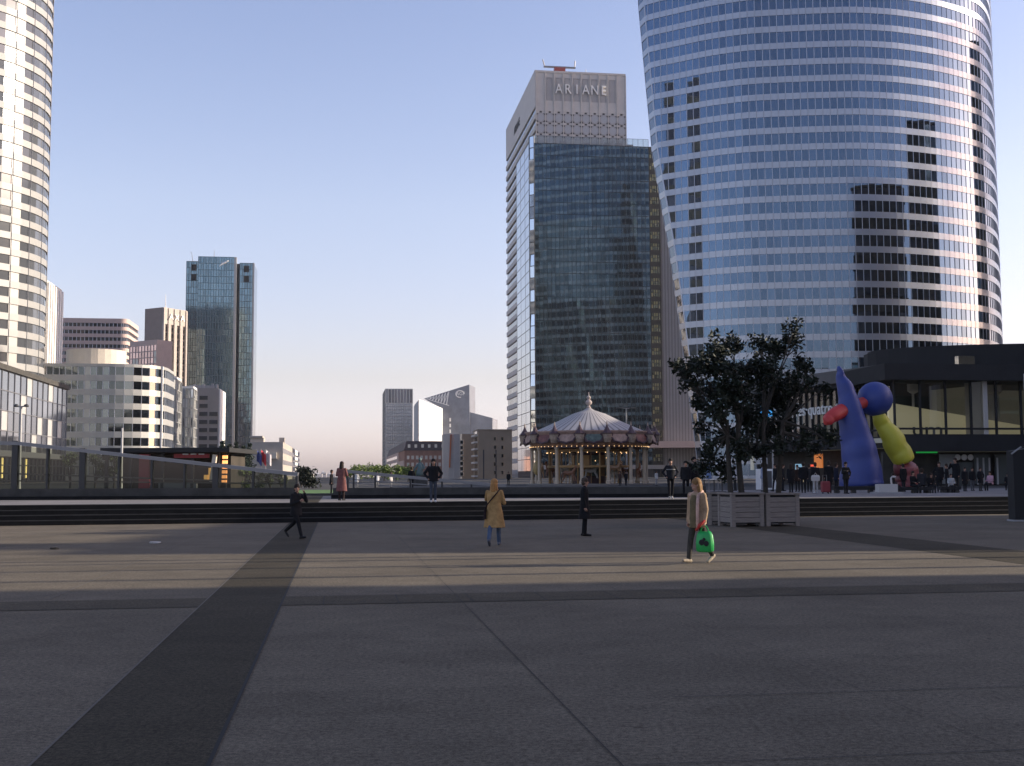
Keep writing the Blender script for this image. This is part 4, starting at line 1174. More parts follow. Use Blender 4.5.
# flags
for i, (px, col, lab) in enumerate(((256, (.03, .05, .2), 'dark blue flag hanging on a pole before the low grey building'), (260.5, (.45, .03, .04), 'red flag hanging on a pole before the low grey building'), (265.5, (.6, .55, .55), 'pale flag hanging on a pole before the low grey building'))):
    b = at(px, 475, 210); t = thing('flag', lab, 'flag', (b.x, b.y, ZP), 0, 'flags on poles')
    h = at(px, 449, 210).z - ZP
    m_ = MB(); m_.tube([(0, 0, 0), (0, 0, h)], .09, 6); m_.build('flagpole', M['lamp_metal'], t)
    m_ = MB(); n = 8
    for k in range(n):
        a, c = k / n, (k + 1) / n; w0 = lambda s_: (.1 + s_ * .9, .35 * math.sin(s_ * 6), h - .2 - s_ * .9)
        p, q = w0(a), w0(c); m_.loft([[(p[0], p[1] - .02, p[2]), (p[0], p[1] + .02, p[2]), (p[0], p[1] + .02, p[2] - 1.9), (p[0], p[1] - .02, p[2] - 1.9)], [(q[0], q[1] - .02, q[2]), (q[0], q[1] + .02, q[2]), (q[0], q[1] + .02, q[2] - 1.9), (q[0], q[1] - .02, q[2] - 1.9)]])
    m_.build('cloth', mat('flag cloth', col, .8), t)

# ================================================================== TREES AND PLANTS
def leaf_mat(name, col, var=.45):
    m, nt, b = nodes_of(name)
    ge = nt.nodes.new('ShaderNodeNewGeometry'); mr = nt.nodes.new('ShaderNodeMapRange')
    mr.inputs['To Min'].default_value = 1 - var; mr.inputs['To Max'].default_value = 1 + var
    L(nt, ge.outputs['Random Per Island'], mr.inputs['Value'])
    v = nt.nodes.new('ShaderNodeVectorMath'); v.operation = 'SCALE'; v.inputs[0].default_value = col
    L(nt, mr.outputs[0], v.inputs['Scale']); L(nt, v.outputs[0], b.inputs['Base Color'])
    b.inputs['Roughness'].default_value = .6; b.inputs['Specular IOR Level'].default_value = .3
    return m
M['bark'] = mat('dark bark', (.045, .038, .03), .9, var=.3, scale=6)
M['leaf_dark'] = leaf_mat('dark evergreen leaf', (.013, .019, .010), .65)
M['leaf_green'] = leaf_mat('spring green leaf', (.12, .17, .035))
M['leaf_mid'] = leaf_mat('mid green leaf', (.05, .075, .025))
M['leaf_conifer'] = leaf_mat('conifer needles', (.016, .028, .018))
def leaf(mb, c, s, elong=2.1):
    d = Vector((rnd.gauss(0, 1), rnd.gauss(0, 1), rnd.gauss(0, .8))).normalized()
    n = d.orthogonal().normalized(); n = Matrix.Rotation(rnd.uniform(0, 6.28), 3, d) @ n
    o = d.cross(n); a = s * elong / 2
    p0, p1 = c - d * a, c + d * a; l, r = c + o * s * .5 + n * s * .14, c - o * s * .5 + n * s * .14
    mb.add([p0, r, p1, l], [(0, 1, 2), (0, 2, 3)])
def crown_cloud(mb, c, rad, n, s, flat=.8):
    for _ in range(n):
        v = Vector((rnd.gauss(0, 1), rnd.gauss(0, 1), rnd.gauss(0, 1))).normalized() * rad * (rnd.random() ** .45)
        v.z *= flat; leaf(mb, c + v, s * rnd.uniform(.7, 1.35))
def tree(name, label, loc, h, wid, trunk_h, nblob, nleaf, ls, lm, group=None, cone=False, rng=0.55):
    t = thing(name, label, 'tree', loc, 0, group)
    tb = MB(); r0 = .035 * h
    tb.tube([(0, 0, -.1), (.02 * h, 0, trunk_h), (0, .02 * h, h * .8)], [r0, r0 * .75, r0 * .2], 8)
    cb = MB()
    for k in range(nblob):
        if cone:
            z = trunk_h + (h - trunk_h) * ((k + .5) / nblob); f_ = 1 - (z - trunk_h) / (h - trunk_h); a = k * 2.4
            c = Vector((math.cos(a) * wid * .22 * f_, math.sin(a) * wid * .22 * f_, z)); rad = wid * (.12 + .38 * f_)
        else:
            a = rnd.uniform(0, 6.28); q = rnd.random() ** .5
            zz = rnd.uniform(0, 1); rr = wid * .5 * rng * math.sin(math.pi * (.2 + .7 * zz)) * 1.2
            c = Vector((math.cos(a) * q * rr, math.sin(a) * q * rr, trunk_h + (h - trunk_h) * (.12 + .74 * zz))); rad = wid * rnd.uniform(.15, .26)
            tb.tube([(0, 0, trunk_h * .9), c * .5 + Vector((0, 0, trunk_h * .4)), c], [r0 * .5, r0 * .3, r0 * .1], 6)
        crown_cloud(cb, c, rad, nleaf // nblob, ls, .85)
    tb.build('trunk', M['bark'], t); cb.build('crown', lm, t); return t

def planter_tree(label, stems, clusters, Yt, seed):
    rnd.seed(seed)
    base = at(stems[0][0], 493, Yt)
    t = thing('planted_tree', label, 'tree', (base.x, base.y, .98), 0, 'trees in the wooden planters')
    o = Vector(t.location); tb, cb = MB(), MB(); tops = []
    for (x0, x1, y1, r) in stems:
        a = at(x0, 494, Yt + rnd.uniform(-.4, .3)) - o; b = at(x1, y1, Yt + rnd.uniform(-.5, .4)) - o; a.z = -.12
        m_ = a.lerp(b, .5) + Vector((rnd.uniform(-.06, .06), 0, 0)); tb.tube([a, m_, b], [r, r * .85, r * .6], 9); tops.append((a, b, r))
    for (cx, cy, cr) in clusters:
        s = Yt / 1200.0
        c = at(cx, cy, Yt + rnd.uniform(-1.1, 1.1)) - o; rad = cr * s
        a, b, r = min(tops, key=lambda q: (q[1] - c).length); st_ = a.lerp(b, rnd.uniform(.72, 1.0))
        md = st_.lerp(c, .5) + Vector((rnd.uniform(-.1, .1), rnd.uniform(-.1, .1), rnd.uniform(.0, .15)))
        tb.tube([st_, md, c], [r * .5, r * .32, .012], 6)
        for _ in range(3):
            e = c + Vector((rnd.gauss(0, 1), rnd.gauss(0, 1), rnd.gauss(0, 1))).normalized() * rad * .9; tb.tube([md.lerp(c, .6), e], [.02, .006], 5)
        for _ in range(max(3, int(cr * cr / 17))):        # small sprays inside the cluster
            q = c + Vector((rnd.gauss(0, 1), rnd.gauss(0, 1), rnd.gauss(0, .9))) * rad * .45
            crown_cloud(cb, q, .26, 30, .085, 1)
        crown_cloud(cb, c, rad * 1.08, int(cr * cr * .34) + 12, .085, .95)
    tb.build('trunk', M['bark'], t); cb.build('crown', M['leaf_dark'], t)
planter_tree('dark leafy tree with spreading low crown in the left wooden planter', [(731, 727, 420, .10), (742, 738, 415, .11)],
    [(700, 366, 15), (684, 373, 9), (716, 350, 13), (733, 345, 11), (724, 370, 19), (708, 390, 14), (734, 395, 20), (716, 412, 13), (746, 415, 17), (730, 436, 15), (705, 468, 11), (722, 462, 12), (700, 425, 8), (690, 384, 7), (742, 450, 13), (712, 446, 9), (748, 370, 15), (695, 404, 6), (728, 474, 8), (676, 366, 5)], 40.8, 3)
planter_tree('dark leafy tree with a tall upper spray in the right wooden planter', [(766, 763, 412, .09), (778, 783, 420, .10)],
    [(760, 346, 11), (774, 350, 13), (794, 342, 10), (795, 327, 7), (800, 362, 9), (765, 372, 18), (784, 382, 16), (770, 400, 19), (788, 404, 13), (811, 383, 7), (825, 387, 6), (808, 371, 7), (764, 428, 16), (783, 424, 12), (797, 446, 7), (816, 446, 9), (829, 441, 7), (757, 452, 11), (776, 445, 9), (806, 436, 5), (822, 432, 5)], 41.6, 4)
rnd.seed(5)

def planter(label, corners_px, z1):
    """Slatted wooden planter box; corners given on the ground (left, right, depth)."""
    a, b = G(corners_px[0], corners_px[1]), G(corners_px[2], corners_px[3])
    u = (b - a); wd = u.length; rz = math.atan2(u.y, u.x)
    t = thing('wooden_planter', label, 'planter', (a.x, a.y, 0), rz, 'wooden planters before the steps')
    d = wd; pst = .14
    core = MB(); core.box(.06, wd - .06, .06, d - .06, .1, z1 - .08); core.build('liner', M['black'], t)
    ob = MB(); n = 5
    for k in range(n):
        z0 = .14 + (z1 - .26) * k / n; z2 = .14 + (z1 - .26) * (k + 1) / n - .014
        ob.box(pst, wd - pst, .02, .055, z0, z2); ob.box(pst, wd - pst, d - .055, d - .02, z0, z2)
        ob.box(.02, .055, pst, d - pst, z0, z2); ob.box(wd - .055, wd - .02, pst, d - pst, z0, z2)
    ob.build('slat_panel', M['wood'], t)
    for (x, y) in ((0, 0), (wd - pst, 0), (0, d - pst), (wd - pst, d - pst)):
        m_ = MB(); m_.box(x, x + pst, y, y + pst, 0, z1 - .05); m_.build('corner_post', M['wood'], t)
    m_ = MB()
    m_.box(-.03, wd + .03, -.03, .13, z1 - .05, z1 + .01); m_.box(-.03, wd + .03, d - .13, d + .03, z1 - .05, z1 + .01)
    m_.box(-.03, .13, .13, d - .13, z1 - .05, z1 + .01); m_.box(wd - .13, wd + .03, .13, d - .13, z1 - .05, z1 + .01); m_.build('rim', M['wood'], t)
    m_ = MB(); m_.box(.13, wd - .13, .13, d - .13, z1 - .1, z1 - .06); m_.build('soil', mat('soil', (.03, .022, .016), .95, var=.3, scale=8), t)
    return t
M['wood'] = mat('weathered wood', (.235, .20, .175), .8, var=.28, scale=2.5, stretch=(1, 1, 14), bump=.2)
def far_side(label, px0, py0, px1, py1, h): return planter(label, (px0, py0, px1, py1), h)
far_side('wooden planter square to the steps, left of the front pair', 732, 527.0, 764.5, 526.5, 1.12)
far_side('wooden planter square to the steps, right of the front pair', 767, 526.5, 800, 525.9, 1.10)
far_side('narrow wooden planter behind the woman with the green bag', 708, 525.0, 730.6, 525.2, 1.12)

spots = [(361, 466, 220, 5.2), (372, 465, 214, 5), (384, 467, 206, 4.6), (396, 468, 202, 4.4), (408, 469, 196, 4.2), (350, 469, 230, 4.5)]
labs = ['round sunlit green tree second from left in the row beyond the railing', 'round sunlit green tree tallest in the row beyond the railing', 'round sunlit green tree in the middle of the row beyond the railing', 'low sunlit green tree near the green statue beyond the railing', 'low sunlit green tree touching the green statue beyond the railing', 'darker green tree leftmost in the row beyond the railing']
for (px, pt, Y, wd), lb in zip(spots, labs):
    p = at(px, 475, Y); tree('round_tree', lb, (p.x, p.y, ZP), at(px, pt, Y).z - ZP, wd, .8, 7, 620, .20, M['leaf_green'], 'trees beyond the railing')
labs = ['dark leafy tree at the gap, overhanging the lawn', 'small dark tree left of the gap']
for (px, pt, Y, wd), lb in zip(((309, 468, 100, 2.6), (301, 470, 104, 2.2)), labs):
    p = at(px, 475, Y); tree('dark_tree', lb, (p.x, p.y, ZP), at(px, pt, Y).z - ZP + .3, wd, .12, 8, 800, .12, M['leaf_dark'], 'dark trees by the gap')
for k, px in enumerate((222, 229, 236, 243, 249)):
    p = at(px, 475, 150 + k * 3); tree('conifer', ['dark conifer leftmost in the row below the teal tower', 'dark conifer second in the row below the teal tower', 'dark conifer third in the row below the teal tower', 'dark conifer fourth in the row below the teal tower', 'dark conifer rightmost in the row below the teal tower'][k], (p.x, p.y, ZP), at(px, 441 + (k % 2) * 3, 152).z - ZP, 2.2, .4, 9, 700, .16, M['leaf_conifer'], 'dark conifers below the teal tower', True)
for k, (px, pt) in enumerate(((245, 470), (258, 472), (270, 473), (281, 476))):
    p = at(px, 475, 88 + k * 2); tree('shrub', ['yellow green shrub beside the orange menu lights', 'dull green shrub second behind the glass screen', 'dull green shrub third behind the glass screen', 'small green shrub at the right end of the glass screen'][k], (p.x, p.y, ZP), at(px, pt, 90).z - ZP + .3, 1.5, .15, 5, 360, .10, M['leaf_green'] if k == 0 else M['leaf_mid'], 'shrubs behind the glass screen')
for k, (px, pt) in enumerate(((70, 458), (95, 462), (114, 459))):
    p = at(px, 475, 110); tree('leafy_tree', ['dim tree behind the screen left of the second thick post', 'dim tree behind the screen right of the second thick post', 'dim tree behind the screen next to the red pillar'][k], (p.x, p.y, ZP), at(px, pt, 110).z - ZP + .6, 2.4, .7, 6, 420, .14, M['leaf_mid'], 'dim trees behind the glass screen')
# tiny pale buildings at the end of the axis
for k, (px, wd, pt) in enumerate(((303, 14, 483), (309, 10, 479), (315, 16, 481.5), (321, 12, 477.5), (327, 18, 480))):
    t, w_, d_, h = plot('distant_building', ['pale distant building leftmost in the gap', 'pale distant building second from left in the gap', 'wide low pale distant building in the middle of the gap', 'tallest pale distant building in the gap', 'pale distant building nearest the railing in the gap'][k], px, px + wd / 2.2, min(474.0, pt - 5), 1500 + 40 * k, None, 30, group='distant buildings in the gap')
    mb = MB(); mb.box(0, w_, 0, d_, -3, h); mb.build('wall', M['concrete'], t)
    mb = MB(); mb.box(w_ * .2, w_ * .5, 5, 10, h, h + 2); mb.build('roof_plant', M['white_wall'], t)
    for z in (3, 7, 11):
        if z < h - 2:
            g = MB(); Face((0, 0, 0), (1, 0, 0), (0, -1, 0), w_).pane(g, .5, w_ - .5, z, z + 1.5, .05, 0); g.build('ribbon_window', M['g_grey'], t)

# ================================================================== CAROUSEL
def carousel():
    Yc = 121.0; c = at(589.5, 480, Yc)
    t = thing('carousel', 'two-storey style fairground carousel with a striped pointed roof and painted panels', 'carousel', (c.x, c.y, ZP - .1))
    zz = lambda py: at(589.5, py, Yc).z - (ZP - .1)
    zb, zt, za = zz(447.5), zz(432.5), zz(408)
    cream = mat('cream paint', (.50, .40, .29), .55); gold = mat('gold paint', (.30, .18, .07), .45, .3); pinkp = mat('rosy paint', (.36, .24, .19), .6, var=.35, scale=3)
    dark = mat('dark plum paint', (.07, .035, .04), .5); wine = mat('dark red painted picture', (.16, .05, .04), .5, var=.6, scale=3); paint = mat('dark painted picture', (.10, .13, .11), .5, var=.6, scale=3)
    mb = MB(); mb.lathe([(6.3, 0), (6.3, .22), (6.1, .25), (0.01, .25)], 48); mb.build('platform', mat('grey deck', (.2, .18, .16), .7), t)
    # roof: 48 alternately coloured stripes, concave
    prof = [(6.1, zt - .15), (4.6, zt + .50), (3.1, zt + 1.16), (1.7, zt + 1.86), (.6, za - .25), (.18, za)]
    n = 96
    for par, nm, m_ in ((0, 'roof_stripe', mat('pale canvas', (.40, .375, .36), .7)), (1, 'roof_stripe', mat('dark grey canvas', (.17, .16, .16), .7))):
        mb = MB()
        for k in range(par, n, 2):
            a0, a1 = 2 * math.pi * (k + (.42 if par else 0)) / n, 2 * math.pi * (k + (1 if par else 1.42)) / n
            for (r0, z0), (r1, z1) in zip(prof, prof[1:]):
                mb.quad((r0 * math.cos(a0), r0 * math.sin(a0), z0), (r0 * math.cos(a1), r0 * math.sin(a1), z0), (r1 * math.cos(a1), r1 * math.sin(a1), z1), (r1 * math.cos(a0), r1 * math.sin(a0), z1))
        mb.build(nm, m_, t)
    mb = MB(); mb.lathe([(.2, 0), (.22, .15), (.12, .25), (.12, .35), (.3, .5), (.34, .68), (.2, .88), (.1, .95), (.2, 1.05), (.22, 1.18), (.06, 1.35), (.03, 1.7)], 14, (0, 0, za - .08)); mb.build('finial', mat('finial paint', (.42, .34, .30), .4), t)
    # flared rounding board
    mb = MB(); mb.lathe([(5.75, zb), (5.9, zb + .15), (6.35, zb + .75), (6.75, zt - .1), (6.75, zt), (6.6, zt), (6.2, zb + .75), (5.7, zb + .1)], 48); mb.build('rounding_board', pinkp, t)
    mb = MB(); mb.lathe([(5.72, zb - .12), (5.95, zb - .12), (5.95, zb + .02), (5.72, zb + .02)], 48); mb.build('cornice', dark, t)
    bulbs = MB(); lit = mat('warm bulb', (1, .7, .4), emit=(1, .62, .28), estr=1.1)
    for k in range(72):
        a = 2 * math.pi * k / 72; bulbs.ell((5.99 * math.cos(a), 5.99 * math.sin(a), zb + .02), .04, 6, 4)
    bulbs.build('bulb_string', lit, t)
    N = 16
    for k in range(N):
        a = R(-90) + 2 * math.pi * k / N
        rot = Matrix.Rotation(a + R(90), 3, 'Z') @ Matrix.Rotation(R(-22), 3, 'X')
        ctr = Vector((6.62 * math.cos(a), 6.62 * math.sin(a), (zb + zt) / 2 + .10))
        mb = MB(); ring = []
        for i in range(25):
            x = 2 * math.pi * i / 24; w_ = 1 + .09 * math.cos(8 * x); ring.append(ctr + rot @ Vector((.92 * w_ * math.cos(x), -.05, .60 * w_ * math.sin(x))))
        mb.tube(ring, .10, 6); fr = mb.build('cartouche', dark, t)
        mb = MB(); mb.ell(ctr, (.86, .08, .54), 20, 8, rot); mb.build('picture', (paint, pinkp, wine, pinkp)[k % 4], fr)
        a2 = a + math.pi / N; tc = Vector((6.62 * math.cos(a2), 6.62 * math.sin(a2), zb + .35))
        mb = MB(); mb.lathe([(.34, 0), (.46, .35), (.50, .75), (.55, .85), (.40, 1.0), (.22, 1.25), (.10, 1.5), (.03, 2.0)], 8, tc); tw = mb.build('turret', mat('turret paint', (.32, .24, .18), .55, var=.4, scale=4), t) if k == 0 else mb.build('turret', bpy.data.materials['turret paint'], t)
        mb = MB(); mb.lathe([(.52, 0), (.56, .1), (.40, .28), (.21, .53), (.09, .8), (.02, 1.25)], 8, tc + Vector((0, 0, .78))); mb.build('turret_roof', dark, tw)
    M12 = 14
    for k in range(M12):
        a = R(-101) + 2 * math.pi * k / M12; x, y = 5.75 * math.cos(a), 5.75 * math.sin(a)
        mb = MB(); mb.lathe([(.24, .2), (.24, .5), (.17, .6), (.15, zb - .4), (.24, zb - .2), (.26, zb - .05)], 12, (x, y, 0)); mb.build('column', cream, t)
    # inner deck, core with mirrors, brass poles
    zi = zz(466.5)
    mb = MB(); mb.lathe([(1.7, .25), (1.7, zb), (1.6, zb)], 12); mb.build('core', dark, t)
    for k in range(12):
        a = 2 * math.pi * (k + .5) / 12; f = Face((1.68 * math.cos(a) - .4 * -math.sin(a), 1.68 * math.sin(a) - .4 * math.cos(a), 0), (-math.sin(a), math.cos(a), 0), (math.cos(a), math.sin(a), 0), .8)
        mb = MB(); f.box(mb, .05, .75, 1.0, zb - .8, -.05, .04); mb.build('mirror_panel', paint if k % 2 else gold, t)
    mb = MB(); mb.lathe([(4.0, zi - .12), (4.25, zi - .12), (4.25, zi + .1), (4.0, zi + .1)], 40); mb.lathe([(4.05, zb - .5), (4.3, zb - .5), (4.3, zb - .2), (4.05, zb - .2)], 40); mb.build('gallery_rail', gold, t)
    mb = MB(); mb.lathe([(5.7, zb - .14), (5.7, zb - .1), (0.02, zb - .06), (0.02, zb - .12)], 40); mb.build('ceiling', mat('painted ceiling', (.2, .13, .08), .7), t)
    for k in range(12):
        a = 2 * math.pi * (k + .35) / 12; x, y = 4.12 * math.cos(a), 4.12 * math.sin(a)
        mb = MB(); mb.tube([(x, y, .25), (x, y, zb - .1)], .085, 8); mb.build('pole', gold, t)
    lb = MB()
    for k in range(30):
        a = 2 * math.pi * k / 30; lb.ell((4.3 * math.cos(a), 4.3 * math.sin(a), zb - .55), .05, 6, 4)
    for k in range(10):
        lb.ell((1.75 * math.cos(k), 1.75 * math.sin(k), 1.0 + .3 * k), .05, 6, 4)
    lb.build('bulb_string', lit, t)
    # horses on poles
    hm = [mat('horse paint', c_, .4) for c_ in ((.5, .45, .38), (.22, .10, .05), (.38, .36, .33), (.3, .17, .08))]
    for k in range(14):
        a = 2 * math.pi * k / 14 + .2; r_ = 5.0 if k % 2 else 3.1; zc = 1.25 + .25 * (k % 3); rot = Matrix.Rotation(a + R(90), 3, 'Z')
        tr = lambda x, y, z: Vector((r_ * math.cos(a), r_ * math.sin(a), zc)) + rot @ Vector((x, y, z))
        mb = MB(); mb.tube([tr(-.55, 0, .05), tr(-.45, 0, .08), tr(0, 0, 0), tr(.4, 0, .08), tr(.62, 0, .42), tr(.72, 0, .68)], [.1, .2, .21, .22, .13, .09], 8)
        mb.tube([tr(.66, 0, .72), tr(.82, 0, .62), tr(.98, 0, .46)], [.1, .09, .05], 7)
        for x0, x1, y in ((.42, .72, .11), (.36, .6, -.11), (-.42, -.7, .11), (-.45, -.6, -.11)):
            mb.tube([tr(x0, y, -.08), tr((x0 + x1) / 2 + .05, y, -.4), tr(x1, y, -.72)], [.1, .06, .045], 6)
        mb.tube([tr(-.6, 0, .08), tr(-.78, 0, -.1), tr(-.8, 0, -.4)], [.05, .07, .02], 6); hs = mb.build('horse', hm[k % 4], t)
        mb = MB(); p = tr(.05, 0, 0); mb.tube([(p.x, p.y, .25), (p.x, p.y, zb - .1)], .035, 6); mb.build('horse_pole', gold, hs)
    mb = MB(); g = at(537, 468, Yc - 1.0) - Vector(t.location); mb.ell(g, (.42, .42, .72), 16, 10); mb.tube([g + Vector((0, 0, .6)), (g.x, g.y, zb - .1)], .03, 5); mb.build('balloon', mat('yellow balloon', (.42, .30, .12), .5), t)
carousel()

# ================================================================== THINGS ON THE TERRACE
def sculpture():
    """Plain stand-in: smooth coloured forms of the same size."""
    Y = 76.0; s = Y / 1200.0; o = at(870, 488, Y); o.z = ZP
    t = thing('abstract_sculpture', 'big abstract sculpture of smooth blue, red and yellow forms in front of the shopping centre', 'sculpture', o)
    Pn = lambda px, py, dy=0.0: at(px, py, Y + dy) - o
    def form(name, pts, m_, parent=None):
        mb = MB(); c = [Pn(a, b, e) for a, b, r, e in pts]; rr = [r * s for a, b, r, e in pts]
        c2, r2 = [], []
        for i in range(len(c) - 1):
            for k in range(3):
                c2.append(c[i].lerp(c[i + 1], k / 3) + Vector((rnd.uniform(-.1, .1), rnd.uniform(-.1, .1), 0))); r2.append((rr[i] + (rr[i + 1] - rr[i]) * k / 3) * rnd.uniform(.93, 1.06))
        c2.append(c[-1]); r2.append(rr[-1]); mb.tube(c2, r2, 14)
        mb.v = [tuple(Vector(v) + Vector((rnd.uniform(-.05, .05), rnd.uniform(-.05, .05), 0))) for v in mb.v]
        q = mb.build(name, m_, parent or t, True)
        md = q.modifiers.new('s', 'SUBSURF'); md.levels = 1; md.render_levels = 1; return q
    blue = mat('blue painted resin', (.028, .05, .22), .5, var=.12, scale=.6); red = mat('red painted resin', (.50, .04, .035), .5, var=.1, scale=.8); yel = mat('yellow painted resin', (.50, .46, .035), .5, var=.12, scale=.6)
    form('blue_column', [(862, 490, 23, 0), (861, 470, 21, 0), (858, 450, 18.5, 0), (853, 425, 14.5, 0), (848, 403, 11, 0), (844, 386, 8, 0), (840.5, 374, 4.5, 0), (838.5, 366, 1.2, 0)], blue)
    form('red_arm', [(825, 424, 2, -1), (827.5, 421, 5.5, -1), (835, 415, 7.8, -.7), (848, 408, 7, 0), (862, 403, 6, .3), (872, 400, 6, .6)], red)
    mb = MB(); c = Pn(875, 399, .8); mb.ell(c, 17.5 * s, 28, 18); mb.build('blue_ball', blue, t, True)
    form('yellow_leg', [(876, 412, 6, .9), (882, 422, 8, .9), (891, 436, 11, .9), (900, 452, 12.5, .9), (905, 463, 11.8, .9)], yel)
    form('red_foot', [(905, 462, 11.4, .9), (907, 472, 12.4, .9), (908, 482, 12.8, .9), (908, 491, 12.5, .9)], mat('dull red resin', (.20, .04, .04), .5))
    mb = MB(); mb.box(-3.0, 3.4, -1.6, 2.2, 0, .16); mb.build('plinth', M['grey_stone'], t)
sculpture()
def bench(px0, px1, py, Y, label):
    a, b = at(px0, 480, Y), at(px1, 480, Y); wd = b.x - a.x
    t = thing('bench', label, 'bench', (a.x, a.y, ZP), 0, 'low black benches')
    h = at(px0, py, Y).z - ZP
    mb = MB()
    for k in range(4): mb.box(0, wd, k * .16, k * .16 + .14, h - .09, h)
    mb.box(0, wd, 0, .62, h - .17, h - .095); mb.build('seat', M['black'], t)
    for x in (.12, wd - .3, wd * .5 - .1):
        mb = MB(); mb.box(x, x + .18, .08, .54, 0, h - .17); mb.build('leg', M['dark_metal'], t)
bench(834, 876, 486.3, 63, 'low black bench at the foot of the blue sculpture column')
bench(898, 934, 487, 62, 'low black bench with seated people in front of the red sculpture foot')
bench(941, 961, 486.5, 63, 'short low bench with a pale top edge, rightmost of the low benches')
a = at(879, 480, 61.5); t = thing('stone_block', 'pale grey stone block between the two low benches', 'block', (a.x, a.y, ZP))
mb = MB(); mb.box(0, .95, 0, .7, .08, .48); mb.build('block', M['concrete'], t); mb = MB(); mb.box(-.25, 1.2, -.1, .8, 0, .08); mb.build('base', M['concrete_dim'], t)
mb = MB(); mb.tube([(.75, .35, .46), (.72, .35, .78), (.8, .35, .86), (.95, .35, .84)], .05, 8); mb.build('spout', M['concrete'], t)
# dark pylon at the right edge
a = G(1015.5, 521.5); t = thing('information_pillar', 'black information pillar cut by the right edge of the picture', 'pillar', (a.x, a.y, 0), R(4))
h = at(1019, 444, a.y).z
mb = MB(); mb.add([(0, 0, .06), (1.5, 0, .06), (1.5, .5, .06), (0, .5, .06), (0, 0, h - .25), (1.5, 0, h), (1.5, .5, h), (0, .5, h - .25)], [(0, 3, 2, 1), (4, 5, 6, 7), (0, 1, 5, 4), (1, 2, 6, 5), (2, 3, 7, 6), (3, 0, 4, 7)]); mb.build('body', M['black'], t)
mb = MB(); mb.box(-.05, 1.55, -.05, .55, 0, .06); mb.build('base', M['concrete_dim'], t)
mb = MB(); mb.bar((-.08, -.03, h - .36), (.3, -.03, h - .1), .045); mb.build('handle', M['lamp_metal'], t)
# white notice board and cafe clutter behind the planters
a = at(756, 480, 72); t = thing('notice_board', 'white notice board standing behind the planter trunks', 'notice board', (a.x, a.y, ZP))
hb = at(756, 469, 72).z - ZP
mb = MB(); mb.box(0, 1.28, 0, .06, .1, hb); mb.build('panel', M['sign_white'], t)
mb = MB(); mb.box(.5, .95, -.02, -.003, .2, hb - .12); mb.build('poster', M['tile'], t)
for x in (.05, 1.17):
    mb = MB(); mb.box(x, x + .06, .06, .12, 0, hb); mb.build('post', M['grey_metal'], t)
def cafe_set(px, Y, col, label):
    a = at(px, 480, Y); t = thing('cafe_table', label, 'table', (a.x, a.y, ZP), 0, 'cafe tables behind the planters')
    mb = MB(); mb.lathe([(.4, .72), (.4, .75), (.01, .75)], 16); mb.build('tabletop', col, t); mb = MB(); mb.tube([(0, 0, .02), (0, 0, .72)], .035, 8); mb.build('pole', M['dark_metal'], t); mb = MB(); mb.lathe([(.25, 0), (.25, .03), (.03, .05)], 12); mb.build('foot', M['dark_metal'], t)
for px, c_, lb in ((704, M['concrete'], 'pale round cafe table behind the woman with the green bag'), (714, M['sign_white'], 'white round cafe table left of the planter trunks'), (722, M['grey_metal'], 'grey round cafe table just left of the planter trunks')):
    cafe_set(px, 70, c_, lb)
for px, lb in ((709, 'blue folding parasol standing closed by the pale cafe table'), (718, 'closed white parasol by the grey cafe table')):
    a = at(px, 480, 71.5); t = thing('closed_parasol', lb, 'parasol', (a.x, a.y, ZP), 0, 'closed parasols by the cafe tables')
    mb = MB(); mb.tube([(0, 0, 0), (0, 0, 2.0)], .03, 8); mb.build('pole', M['grey_metal'], t); mb = MB(); mb.lathe([(.14, .75), (.17, .8), (.10, 1.5), (.03, 1.95)], 10); mb.build('canopy', mat('parasol cloth', (.12, .18, .32) if px == 709 else (.5, .5, .5), .8), t)
# green statue on a pedestal
a = at(420, 480, 118); t = thing('statue', 'green bronze statue on a stone pedestal beyond the railing', 'statue', (a.x, a.y, ZP))
h = at(420, 457.5, 118).z - ZP; bz = mat('green bronze', (.09, .14, .135), .6, var=.3, scale=3)
mb = MB(); mb.box(-.7, .7, -.7, .7, 0, .9); mb.box(-.8, .8, -.8, .8, .9, 1.0); mb.build('pedestal', M['grey_stone'], t)
mb = MB(); mb.tube([(0, 0, 1.0), (-.05, 0, 1.35), (.05, 0, 1.75), (0, 0, h - .5)], [.42, .34, .28, .20], 10); mb.tube([(-.2, 0, h - .65), (-.55, -.1, 1.6), (-.5, -.2, 1.15)], [.12, .1, .08], 7); mb.tube([(.2, 0, h - .65), (.45, -.1, 1.75), (.2, -.35, 1.6)], [.12, .09, .07], 7)
mb.tube([(0, 0, h - .55), (0, 0, h - .35)], .09, 8); mb.ell((0, -.02, h - .2), (.15, .17, .21), 12, 8); mb.tube([(.3, .1, 1.0), (.55, .1, 1.5)], [.25, .1], 7); mb.build('figure', bz, t, True)
# ================================================================== PEOPLE
def remesh(mb, name, m_, parent, voxel, smooth=4, extra=None, factor=.5):
    o = mb.build(name + '_raw', None)
    r = o.modifiers.new('r', 'REMESH'); r.mode = 'VOXEL'; r.voxel_size = voxel
    s = o.modifiers.new('s', 'SMOOTH'); s.iterations = smooth; s.factor = factor
    dg = bpy.context.evaluated_depsgraph_get(); dg.update()
    me = bpy.data.meshes.new_from_object(o.evaluated_get(dg)); bpy.data.objects.remove(o)
    me.name = name; me.materials.clear(); me.materials.append(m_)
    me.polygons.foreach_set('use_smooth', [True] * len(me.polygons))
    if extra:                                  # thin pieces joined after the remesh
        bm = bmesh.new(); bm.from_mesh(me)
        tmp = extra.mesh('tmp', None); bm.from_mesh(tmp); bm.to_mesh(me); bm.free()
    q = bpy.data.objects.new(name, me); COL.objects.link(q); q.parent = parent
    return q
_mc = {}
